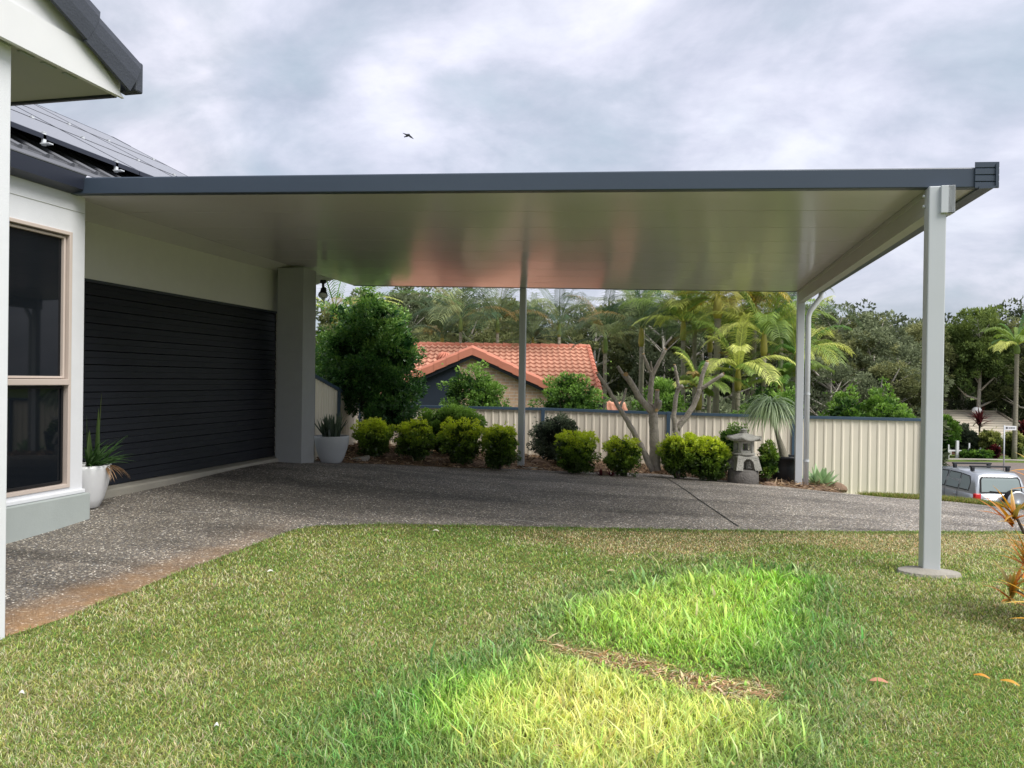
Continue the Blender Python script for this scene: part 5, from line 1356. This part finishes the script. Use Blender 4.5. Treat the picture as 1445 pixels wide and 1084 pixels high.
# spare wheel with hard cover
def ywheel(mb, prof, cx_, cy_, cz0, k=28):
    n0 = len(mb.v); mb.lathe(prof, k)
    for i_ in range(n0, len(mb.v)): x_, y_, z0 = mb.v[i_]; mb.v[i_] = (cx_ + x_, cy_ - z0, cz0 + y_)
mb = MB(); ywheel(mb, [(.36, -.02), (.37, .03), (.365, .16), (.35, .19)], .33, -.10, .79); sw = mb.build('spare_wheel', RUB, CAR, True)
mb = MB(); ywheel(mb, [(.345, .17), (.335, .20), (.29, .215), (.27, .205), (.1, .212), (.0, .215)], .33, -.10, .79); mb.build('wheel_cover', SV, sw, True)
for s in (-1, 1):
    for y_ in (.78, 3.30):
        mb = MB(); prof = [(.20, -.09), (.31, -.10), (.34, -.07), (.345, 0), (.34, .07), (.31, .10), (.20, .09)]
        n0 = 0; mb.lathe(prof, 28)
        for i_ in range(len(mb.v)): x_, yy, z0 = mb.v[i_]; mb.v[i_] = (s * .78 + z0, y_ + x_, .345 + yy)
        wh = mb.build('wheel', RUB, CAR, True)
        mb = MB(); mb.lathe([(.21, 0), (.2, .02), (.06, .03), (.0, .035)], 20)
        for i_ in range(len(mb.v)): x_, yy, z0 = mb.v[i_]; mb.v[i_] = (s * (.875 + z0), y_ + x_, .345 + yy)
        mb.build('rim', CH, wh, True)
for y_ in (.62, 1.62):
    mb = MB(); mb.bbox((-.66, y_ - .05, 1.775), (.66, y_ + .05, 1.83), .015)
    rk = mb.build('roof_rack', M['black'], CAR)
    for s in (-1, 1): m2 = MB(); m2.bbox((s * .52, y_ - .05, 1.65), (s * .63, y_ + .05, 1.785), .02); m2.build('rack_foot', M['black'], rk)

# ================================================================== gum trees and wood behind
def gum(seed, h, spread, pal, n=9000, leaf=.22, cr=.22, nb=9, dense=False):
    rng = np.random.default_rng(seed); mb = MB(); ends = []
    lean = (rng.random(2) - .5) * h * .12
    tr = [Vector((lean[0] * t, lean[1] * t, -.3 + (h * .82 + .3) * t)) + Vector((*(rng.normal(size=2) * .08 * h * .1 * (t > 0)), 0)) for t in (0, .25, .5, .75, 1)]
    mb.tube(tr, [h * .022, h * .018, h * .014, h * .009, h * .004], 7)
    for k in range(nb):
        t = .38 + .55 * k / nb; i_ = min(3, int(t * 4)); a = tr[i_].lerp(tr[i_ + 1], t * 4 - i_)
        az = k * 2.4 + rng.random(); r = spread * (1 - .45 * (t - .38)) * (.65 + .5 * rng.random())
        e = a + Vector((math.cos(az) * r, math.sin(az) * r, h * (.10 + .14 * rng.random()))); m2 = a.lerp(e, .5) + Vector((0, 0, -.04 * h * rng.random()))
        mb.tube([a, m2, e], [h * .008, h * .006, h * .0025], 5); ends.append(e)
        for s_ in (-1, 1):
            e2 = m2 + Vector((math.cos(az + s_) * r * .5, math.sin(az + s_) * r * .5, h * .09)); mb.tube([m2, e2], [h * .004, h * .0015], 4); ends.append(e2)
    ends.append(tr[4])
    blobs = [(tuple(e + Vector((0, 0, .02 * h))), (spread * (.26 if not dense else .42) * (.7 + .6 * rng.random()), spread * (.26 if not dense else .42), h * (.055 if not dense else .09) * (.8 + .6 * rng.random()))) for e in ends]
    if dense: blobs.append(((0, 0, h * .72), (spread * .85, spread * .85, h * .22)))
    arr = clump_crown(blobs, n, leaf, pal, rng, .5, 190 if not dense else 260, .55 if not dense else .30, .15, .25, .25)
    return mb, arr
def gum_proto(seed, h, spread, pal, label, name='gum_tree', **kw):
    mb, arr = gum(seed, h, spread, pal, **kw)
    r = thing(name, label, 'tree', (0, 0, 0), 0); mb.build('trunk', M['gumbark'], r, True); leaf_obj(arr, 'crown', M['far'], r); return r
glab = 'tall thin gum tree with pale trunk in the wood beyond the houses'
prot = [gum_proto(400, 10, 2.9, PAL['gum'], glab), gum_proto(401, 10, 2.5, PAL['gum2'], glab), gum_proto(402, 10, 3.2, PAL['gum'], glab, cr=.2), gum_proto(403, 10, 2.7, PAL['gum2'], glab, nb=11)]
rg = random.Random(9); used = [False] * 4
spots = [(575, 409, 44), (618, 414, 47), (655, 420, 50), (690, 432, 46), (725, 440, 52), (832, 432, 44), (868, 440, 48), (905, 436, 50), (800, 448, 50), (640, 440, 38), (940, 425, 42), (990, 430, 45), (540, 425, 46), (490, 430, 42),
         (1155, 440, 44), (1200, 448, 50), (1238, 452, 46), (1275, 457, 52), (1312, 462, 60), (1180, 470, 38), (1222, 478, 38), (1262, 480, 40), (1270, 486, 42), (1345, 470, 56), (1430, 458, 54), (1475, 452, 50), (1520, 450, 52), (1405, 500, 61),
         (1165, 505, 33), (1235, 512, 36), (1262, 516, 37), (1332, 500, 57), (1360, 510, 55), (1452, 495, 57), (1425, 515, 56), (1100, 440, 46), (1050, 440, 48), (1560, 455, 56)]
for k, (px, tp, d) in enumerate(spots):
    i_ = k % 4; o = prot[i_] if not used[i_] else copy_tree(prot[i_]); used[i_] = True
    p = at(px, d); o.location = p; s = (P(px, tp, d).z - p.z) / 9.3
    o.scale = (s * rg.uniform(.9, 1.25), s * rg.uniform(.9, 1.2), s); o.rotation_euler = (0, 0, rg.uniform(0, 6.28)); o['group'] = 'gum trees in the wood'
o = gum_proto(420, 10, 2.3, PAL['round'], 'big round dense tree rising above the wood right of the near post', name='round_tree', n=24000, leaf=.2, dense=True)
p = at(1378, 52); o.location = p; s = (P(1378, 434, 52).z - p.z) / 9.6; o.scale = (s * .82, s * .82, s)
# wood too far off to tell the trees apart
rng = np.random.default_rng(50); blobs = []
for k in range(70):
    px = 380 + k * 20; d = 66 + rng.random() * 16; top = 448 + 14 * math.sin(k * 1.3) + 9 * math.sin(k * 3.1) + (14 if 720 < px < 830 else 0)
    p = at(px, d); zt = P(px, top, d).z; blobs.append(((p.x, p.y, (p.z + zt) / 2), (2.4, 2.4, (zt - p.z) / 2)))
arr = clump_crown(blobs, 90000, .42, ((.014, .020, .012), (.045, .062, .034), (.125, .15, .082)), rng, .55, 1500, .42, .1, .5, .3)
tag(leaf_obj(arr, 'woodland', M['far'], None), 'dense grey-green eucalypt wood closing the view behind the houses', 'wood', kind='stuff')
# scrub under the wood
blobs = []
for k in range(80):
    px = 380 + k * 18; d = 30 + rng.random() * 8 if px < 1290 else 56 + rng.random() * 6; hh2 = 1.2 + rng.random() * 2.0
    p = at(px, d); blobs.append(((p.x, p.y, p.z + hh2 * .5), (1.6, 1.2, hh2 * .7)))
arr = clump_crown(blobs, 50000, .26, PAL['gum'], rng, .55, 1100, .40, .1, .3, .3)
tag(leaf_obj(arr, 'undergrowth', M['far'], None), 'low tangled scrub under the gum trees behind the fence', 'undergrowth', kind='stuff')

# ================================================================== palms
def palm(label, px, py, d, fl_len, seed, *, trunk=True, tr=.06, shaft='shaft', pal='palm', nf=18, name='palm_tree', up=.9, group='palms behind the back fence', droop=1.0, leafw=.021, leafl=.50):
    if pal == 'palm' and 19.8 <= d < 30: pal = 'palmg'
    rng = np.random.default_rng(seed); g = at(px, d); head = P(px, py, d); hgt = head.z - g.z
    r = thing(name, label, 'palm', g, 0, group)
    if trunk:
        mb = MB(); bx = (rng.random(2) - .5) * .35
        pts = [Vector((bx[0] * (1 - t) ** 2, bx[1] * (1 - t) ** 2, -.1 + (hgt - .5 + .1) * t)) for t in np.linspace(0, 1, 7)]
        mb.tube(pts, [tr * 1.25, tr, tr * .95, tr * .9, tr * .88, tr * .85, tr * .9], 9)
        for z0 in np.arange(.2, hgt - .5, .16):
            t = z0 / (hgt - .4); c = Vector((bx[0] * (1 - t) ** 2, bx[1] * (1 - t) ** 2, z0)); mb.tube([c, c + Vector((0, 0, .02))], tr * 1.06, 9, False)
        mb.build('trunk', M['ptrunk'], r, True)
        MB().tube([(0, 0, hgt - .52), (0, 0, hgt - .4), (0, 0, hgt - .15), (0, 0, hgt + .05)], [tr * .95, tr * 1.35, tr * 1.1, tr * .5], 10).build('crownshaft', M[shaft], r, True)
    V = []; Q = []; C = []; n0 = 0; dk, md, lt = [np.array(c_) for c_ in PAL[pal]]
    for f in range(nf):
        az = f * 2.399 + rng.random() * .5; el = up * (1.40 - 1.30 * f / nf) + rng.normal() * .16; L_ = fl_len * (.62 + .6 * rng.random())
        dr = Vector((math.cos(az) * math.cos(el), math.sin(az) * math.cos(el), math.sin(el))); p = Vector((0, 0, hgt - .05)); pts = [p.copy()]; drs = [dr.copy()]
        S = 16
        for s_ in range(S):
            p = p + dr * L_ / S; pts.append(p.copy()); dr = (dr + Vector((0, 0, -1)) * (.03 + .19 * (s_ / S) ** 1.4) * droop * (1.0 if el > .3 else .7)).normalized(); drs.append(dr.copy())
        tone = rng.random(); base = (dk * 1.3 + md * .15 if tone < .3 else md * (.45 + .6 * tone)) if tone < .68 else md * (1 - tone) + lt * tone * .9
        if rng.random() < .05: base = np.array((.26, .19, .07))
        # rachis
        side0 = Vector((-math.sin(az), math.cos(az), 0))
        for s_ in range(S):
            w_ = .014 * (1 - s_ / S) + .004; a, b_ = pts[s_], pts[s_ + 1]
            V += [tuple(a - side0 * w_), tuple(a + side0 * w_), tuple(b_ + side0 * w_ * .9), tuple(b_ - side0 * w_ * .9)]; C += [base * 1.1] * 4; Q.append((n0, n0 + 1, n0 + 2, n0 + 3)); n0 += 4
        nl_ = 30
        for k in range(nl_):
            t = .12 + .88 * k / nl_; i_ = min(S - 1, int(t * S)); c0 = pts[i_].lerp(pts[i_ + 1], t * S - i_); dd_ = drs[i_]
            ll_ = leafl * L_ / 1.8 * math.sin(PI * (.12 + .80 * t)) ** .6 * (.85 + .3 * rng.random())
            for s in (-1, 1):
                ld = (side0 * s * .85 + dd_ * .75 + Vector((0, 0, .22))).normalized(); m2 = c0 + ld * ll_ * .5; e = m2 + (ld + Vector((0, 0, -.75 * droop - .3 * rng.random()))).normalized() * ll_ * .5
                wv_ = dd_.cross(ld).cross(ld).normalized() * leafw * .5
                V += [tuple(c0 - wv_ * .6), tuple(c0 + wv_ * .6), tuple(m2 + wv_), tuple(m2 - wv_), tuple(e + wv_ * .15), tuple(e - wv_ * .15)]
                cc = base * (.75 + .5 * rng.random()); C += [cc * .8, cc * .8, cc, cc, cc * 1.25, cc * 1.25]
                Q += [(n0, n0 + 1, n0 + 2, n0 + 3), (n0 + 3, n0 + 2, n0 + 4, n0 + 5)]; n0 += 6
    link('crown', np_mesh('crown', np.array(V), np.array(Q), np.array(C)), M['leaf'], r)
    return r
pl_ = [ # label, px, py(head), dist, frond length, options
    ('grey-green feather palm left of the centre post, head just under the carport roof', 648, 448, 27, 2.5, dict(shaft='green_shaft')),
    ('palm directly left of the centre post with upright fronds', 700, 450, 27, 2.4, dict(shaft='green_shaft')),
    ('small palm between two taller ones behind the orange roof', 622, 470, 28.5, 1.8, {}),
    ('pale palm against the open sky right of the centre post', 787, 455, 27, 2.3, dict(shaft='green_shaft')),
    ('low palm half behind the orange roof ridge right of the post', 750, 478, 28, 1.8, {}),
    ('thin-trunked palm just right of the orange roof end', 852, 474, 22, 1.6, dict(shaft='green_shaft')),
    ('arching palm whose fronds touch the carport edge above the pruned tree', 905, 440, 22.5, 2.2, {}),
    ('leafy palm behind the tallest pruned branch', 903, 462, 20.5, 1.7, dict(pal='palm')),
    ('broad fan of light green fronds behind the pruned stump', 962, 452, 19, 1.7, dict(pal='palm')),
    ('tall golden-trunked palm cut off by the carport roof', 1010, 418, 17.6, 1.6, dict(pal='palmy', tr=.085, up=.6)),
    ('palm with orange seed stems beside the tallest golden palm', 1062, 425, 18.6, 1.7, dict(pal='palmy', up=.7)),
    ('yellow-green palm with wide arching fronds left of the downpipe post', 1076, 470, 17.2, 1.6, dict(pal='palm')),
    ('lower palm clump behind the green shrub near the downpipe post', 1040, 520, 16.8, 1.25, dict(pal='palm')),
    ('dark palm behind the golden palms', 1000, 470, 20.5, 1.9, {}),
    ('palm showing just right of the downpipe post', 1122, 500, 18, 1.5, dict(pal='palm')),
    ('small feathery palm between pruned branches and fence', 985, 545, 16.6, .95, dict(pal='palm')),
    ('bushy green palm between the two tallest golden palms', 1036, 468, 19.2, 1.8, dict(pal='palm', shaft='green_shaft')),
    ('broad palm behind the right branch of the pruned stump', 978, 440, 19.6, 1.9, dict(pal='palm', shaft='green_shaft')),
    ('short yellow-green palm low beside the downpipe post', 1100, 538, 17.4, 1.2, dict(pal='palm')),
    ('drooping palm in the middle of the palm group', 1100, 440, 20.5, 1.8, {})]
for k, (lab, px, py, d, L_, kw) in enumerate(pl_): palm(lab, px, py, d, L_, 500 + k, **kw)
palm('tall slender palm standing alone above the far house', 1433, 487, 44, 2.2, 540, tr=.13, shaft='green_shaft', group=None, nf=15, leafw=.045)
palm('feathery fine-leaved tree fern behind the evergreen tree at the pillar', 470, 432, 18, 2.6, 541, name='tree_fern', pal='palm', up=.35, droop=.55, leafw=.02, leafl=.30, group=None, nf=15)
bush('garden_shrub', 'mid green bush behind the evergreen tree at the pillar', 'shrub', 462, 17.6, 50, 455, PAL['hedge'], 550, leaf=.07, n=6000, base=at(462, 17.6), clumps=100)

# ================================================================== croton at the right edge
rg = random.Random(12)
pc_ = at(1508, 4.7, 800)
CR = thing('croton_plant', 'orange and yellow croton with strap leaves at the right edge of the lawn', 'plant', pc_)
sp_ = []; mb = MB()
for k in range(19):
    a = U(0, 6.28); rr_ = U(.08, .40); hh2 = U(.15, .98); e = Vector((math.cos(a) * rr_, math.sin(a) * rr_, hh2)); mb.tube([(0, 0, -.03), e * .5 + Vector((0, 0, .02)), e], [.014, .011, .008], 6)
    yl = U(0, 1)
    for j in range(15):
        c0 = [(.62, .16, .03), (.72, .36, .04), (.20, .16, .03)][rg.randrange(3)]; c1 = [(.75, .40, .04), (.80, .30, .05), (.75, .62, .20)][rg.randrange(3)]
        sp_.append((U(0, 6.28), U(.25, 1.25), U(.16, .30), .030, U(.2, .9), c0, c1, tuple(e + Vector((0, 0, U(-.10, .02))))))
r2 = blades_plant('leaf_tmp', 'x', 'x', pc_, sp_, M['gloss']); ch = r2.children[0]; ch.name = 'foliage'; ch.parent = CR; bpy.data.objects.remove(r2)
mb.build('stem', M['dbark'], CR, True)

# fallen leaves
def fallen(px, py, ln, wd, rot, c, lab):
    p = G(px, py); V = []; Q = []
    for k in range(7):
        t = k / 6; w_ = wd * math.sin(PI * min(.97, t * .94 + .03)); V += [(ln * (t - .5), -w_ / 2, .012 * math.sin(t * 3)), (ln * (t - .5), w_ / 2, .012 * math.sin(t * 3) + .005)]
    Q = [(2 * k, 2 * k + 2, 2 * k + 3, 2 * k + 1) for k in range(6)]
    o = link('fallen_leaf', np_mesh('fallen_leaf', np.array(V), np.array(Q), np.tile(np.array(c), (14, 1))), M['leaf']); o.location = (p.x, p.y, p.z + .036); o.rotation_euler = (.15, .1, rot); tag(o, lab, 'leaf')
fallen(1240, 973, .085, .03, .1, (.62, .30, .20), 'pinkish fallen leaf lying on the lawn right of the bright grass')
0 and fallen(1340, 962, .07, .014, .2, (.75, .50, .12), 'thin yellow fallen leaf on the lawn')
fallen(1385, 966, .07, .016, -.3, (.75, .33, .05), 'thin orange fallen leaf near the right edge')
fallen(1425, 975, .08, .02, -.5, (.72, .38, .06), 'broad orange fallen leaf near the right edge')
0 and fallen(1438, 998, .07, .02, .5, (.70, .30, .05), 'orange fallen leaf lowest at the right edge')
fallen(862, 813, .06, .02, .5, (.5, .42, .25), 'small tan fallen leaf in the middle of the lawn')
fallen(30, 991, .022, .016, .5, (.8, .8, .78), 'small white petal on the lawn at the left')
fallen(305, 1038, .018, .014, .5, (.8, .8, .78), 'small white petal on the lawn near the bottom')
fallen(381, 814, .045, .02, .9, (.8, .79, .74), 'small white petal near the driveway edge')
fallen(615, 755, .06, .02, .2, (.75, .72, .62), 'pale scrap of leaf by the driveway edge')

# ================================================================== bird
p = P(575.5, 191, 34)
B_ = thing('bird', 'small dark bird gliding under the clouds above the carport', 'bird', p, YAW)
s_ = .012 * 1.0
rx = lambda px, py, dy=0: Vector(((px - 575.5) * 34 / F, dy, -(py - 191) * 34 / F))
mb = MB(); mb.tube([rx(570.5, 193.6, -.02), rx(572.2, 193), rx(574, 192), rx(576, 190.6), rx(577.4, 189.8), rx(578.3, 189.3)], [.028, .022, .05, .062, .035, .008], 10)
wl_ = [rx(576.6, 190), rx(573.2, 189.2), rx(568.2, 187.9), rx(568.6, 188.6), rx(572, 190.8), rx(575, 191.8)]
wr_ = [rx(577.2, 189.8), rx(580.5, 192.4), rx(584, 196.3), rx(582.6, 196), rx(578.6, 194.2), rx(576, 191.9)]
bo = mb.build('body', M['black'], B_, True)
for wpts in (wl_, wr_):
    m2 = MB(); n = len(wpts); m2.add([w_ + Vector((0, -.012, 0)) for w_ in wpts] + [w_ + Vector((0, .012 + .0, .01)) for w_ in wpts], [tuple(range(n)), tuple(range(n, 2 * n))[::-1]] + [(j, j + n, (j + 1) % n + n, (j + 1) % n) for j in range(n)])
    m2.build('wing', M['black'], B_)

# ================================================================== grass
def poly_w(pp): return [(G(*q_).x, G(*q_).y) for q_ in pp]
LUSH = poly_w([(380, 1110), (440, 1060), (480, 1010), (560, 965), (650, 935), (740, 905), (790, 868), (850, 838), (930, 815), (1020, 802), (1120, 805), (1185, 835), (1205, 880), (1185, 930), (1140, 975), (1135, 1030), (1110, 1110)])
STRAW = poly_w([(748, 902), (800, 903), (860, 920), (930, 936), (1010, 955), (1085, 962), (1112, 980), (1108, 1000), (1040, 996), (960, 976), (900, 960), (830, 940), (775, 932)])
SUN_CORE = poly_w([(600, 1110), (640, 1040), (720, 975), (800, 940), (880, 960), (1000, 990), (1060, 1010), (1040, 1050), (1000, 1110)])  # sunlit glow painted as yellow blade colour within the overgrown grass
SUN_CORE2 = poly_w([(850, 850), (920, 830), (1010, 820), (1060, 840), (1080, 890), (1040, 940), (960, 930), (860, 895)])
def grass_field(n, dmin, dmax, seed, lenmul=1.0):
    rng = np.random.default_rng(seed)
    # density falls with distance; sampled over a trapezoid a little wider than the view
    d = dmin * (dmax / dmin) ** rng.random(n)
    l = (rng.random(n) * 2 - 1) * (d * .80 + .5)
    jit = .05 * rng.normal(size=n)
    _x, _y = ld_w(l, d); ok = d < np.interp(l, FRa[:, 0], FRa[:, 1]) + .05 + jit * .7 + .05 * wav(_x, _y, 7, 6)
    d = d[ok]; l = l[ok]; n = len(d)
    x, y = ld_w(l, d); z = gz(x, y) + .012
    sl_ = sdist(x, y, LUSH); ss_ = sdist(x, y, STRAW); sc1 = sdist(x, y, SUN_CORE); sc2 = sdist(x, y, SUN_CORE2)
    nz = wav(x, y, 2.2, 3); nz2 = wav(x, y, 6.0, 4); nz3 = wav(x, y, .9, 5)
    lush = np.clip((sl_ + .16 * nz + .10 * nz2 + .22 + .10 * rng.normal(size=n)) / .50, 0, 1)
    straw = np.clip((ss_ + .07 * nz2 - .005) / .07, 0, 1) * (rng.random(n) < .88)
    sun_core = np.maximum(np.clip((sc1 + .30 + .16 * nz + .10 * nz2) / .70, 0, 1), .42 * np.clip((sc2 + .45 + .2 * nz + .12 * nz2) / .9, 0, 1))
    edge = np.interp(l, FRa[:, 0], FRa[:, 1]) - d                       # distance from the drive edge
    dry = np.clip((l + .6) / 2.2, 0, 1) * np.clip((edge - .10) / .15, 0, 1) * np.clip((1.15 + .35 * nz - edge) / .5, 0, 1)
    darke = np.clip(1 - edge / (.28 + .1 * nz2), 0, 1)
    g = rng.random(n)
    green = np.array([.20, .37, .085]); olive = np.array([.42, .47, .13]); tan = np.array([.74, .67, .42]); brown = np.array([.42, .31, .17]); deep = np.array([.13, .29, .085])
    lushc = np.array([.36, .64, .10]); sun_yel = np.array([.86, .88, .30])
    # mown lawn: green, olive and straw blades mixed in soft patches
    patch = np.clip(.42 + .42 * nz + .34 * nz3 + .26 * nz2, 0, 1)
    ptan = np.clip(.08 + .42 * patch + .75 * dry - .1 * np.clip(-l / 3, 0, 1), 0, .85); pgreen = np.clip(.55 - .45 * patch - .4 * dry, .08, .8)
    col = np.where((g < ptan)[:, None], tan, np.where((g < ptan + pgreen)[:, None], green, olive))
    col = np.where((dry > .3)[:, None] & (rng.random(n) < .42)[:, None], brown * 1.5, col)
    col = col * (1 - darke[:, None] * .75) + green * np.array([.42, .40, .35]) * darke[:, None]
    lc = deep * (1 - sun_core[:, None]) + lushc * sun_core[:, None]
    mid = np.clip((sl_ - .02 + .12 * nz2 + .1 * nz) / .5, 0, 1)[:, None]
    lc = deep * 1.15 * (1 - mid) + lushc * mid; lc = lc * (1 - sun_core[:, None] * .92) + sun_yel * sun_core[:, None] * .92
    lc = np.where((rng.random(n) < .14)[:, None], lc * .6 + tan * .4, lc)
    col = col * (1 - lush[:, None]) + lc * lush[:, None]
    sc_ = np.where((g < .6)[:, None], np.array([.78, .62, .38]), np.array([.50, .30, .16]))
    col = col * (1 - straw[:, None]) + sc_ * straw[:, None]
    col = col * (.46 + .98 * rng.random((n, 1))) * (1 + .10 * rng.normal(size=(n, 3)))
    col = np.clip(col, .004, .95)
    ln = (.020 + .026 * rng.random(n)) * (1 + .25 * nz2) * (1 - .25 * dry)
    tall = (.040 + .075 * rng.random(n) ** 1.3) * (1 + .25 * nz2)
    tall = tall * (1 - .62 * np.clip(1 + (ss_ + .02) / .28, 0, 1)); ln = ln * (1 - lush) + tall * lush; ln = np.where(straw > .5, .03 + .05 * rng.random(n), ln) * lenmul
    ln = ln * np.clip((edge + .08) / .12, .6, 1) 
    wd = (.0024 + .0016 * rng.random(n)) * (1 + .9 * lush) * np.clip(d / 3.6, .9, 2.4)
    keep = rng.random(n) < (1 - .45 * lush) * (1 - .25 * straw)
    big = (lush > .5) & (rng.random(n) < .035); ln = np.where(big, ln * 1.7, ln); wd = np.where(big, wd * 2.2, wd)
    x, y, z, ln, wd, col, lush, straw = [a[keep] for a in (x, y, z, ln, wd, col, lush, straw)]; n = len(x)
    az = rng.random(n) * 2 * PI; tilt = np.abs(rng.normal(size=n)) * .55 + .25; tilt = np.where(lush > .5, np.abs(rng.normal(size=n)) * .42 + .10, tilt); tilt = np.where(straw > .5, 1.25, np.minimum(tilt, 1.45))
    hx = np.cos(az) * np.sin(tilt); hy = np.sin(az) * np.sin(tilt); hz_ = np.cos(tilt)
    fa = az + PI / 2 + rng.normal(size=n) * .5; wx = np.cos(fa); wy = np.sin(fa)
    b = np.stack([x, y, z], 1); D1 = np.stack([hx, hy, hz_], 1); bend = .35 + .55 * rng.random(n)
    D2 = unit(D1 + np.stack([np.cos(az), np.sin(az), -.6 + 0 * az], 1) * bend[:, None] * .9)
    W = np.stack([wx, wy, 0 * wx], 1) * wd[:, None] * .5
    m1 = b + D1 * (ln * .5)[:, None]; tip = m1 + D2 * (ln * .5)[:, None]
    V = np.empty((n, 5, 3)); V[:, 0] = b - W; V[:, 1] = b + W; V[:, 2] = m1 + W * .85; V[:, 3] = m1 - W * .85; V[:, 4] = tip
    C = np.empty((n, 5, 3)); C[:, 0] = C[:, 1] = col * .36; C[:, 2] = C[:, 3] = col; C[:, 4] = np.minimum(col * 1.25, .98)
    i_ = np.arange(n)[:, None] * 5; q = i_ + np.array([0, 1, 2, 3]); t_ = i_ + np.array([3, 2, 4])
    return V.reshape(-1, 3), q, t_, C.reshape(-1, 3)
NB = 620000
V, q, t_, C = grass_field(NB, 2.2, 9.2, 77)
tag(link('grass', np_mesh('grass', V, q, C, t_), M['grass']), 'mottled green and straw-coloured lawn grass with an overgrown patch painted sunlit-bright', 'grass', kind='stuff')
# rough grass on the verge beyond the drive, before the road
rng = np.random.default_rng(31); n = 26000
bk_ = np.array(BK); l = 6.1 + rng.random(n) * 5.5; d = np.interp(l, bk_[:, 0], bk_[:, 1]) + .02 + rng.random(n) ** 1.6 * 1.6
fd = np.interp(l, [p_[0] for p_ in FEN], [p_[1] for p_ in FEN]); ok = ((l > FEN[-1][0]) | (d < fd - .05)); l = l[ok]; d = d[ok]; n = len(l)
x, y = ld_w(l, d); pos = np.stack([x, y, gz(x, y)], 1); dr = rng.normal(size=(n, 3)) * .5; dr[:, 2] = 1
c = np.array([(.14, .22, .04), (.25, .26, .07), (.36, .31, .13)])[rng.integers(0, 3, n)] * (.6 + .7 * rng.random((n, 1)))
tag(leaf_obj(leaves_arrays(pos, dr, .05 + .06 * rng.random(n), .010 + 0 * l, c, .1, rng), 'grass', M['grass'], None), 'rough grass strip between driveway and road', 'grass', kind='stuff')
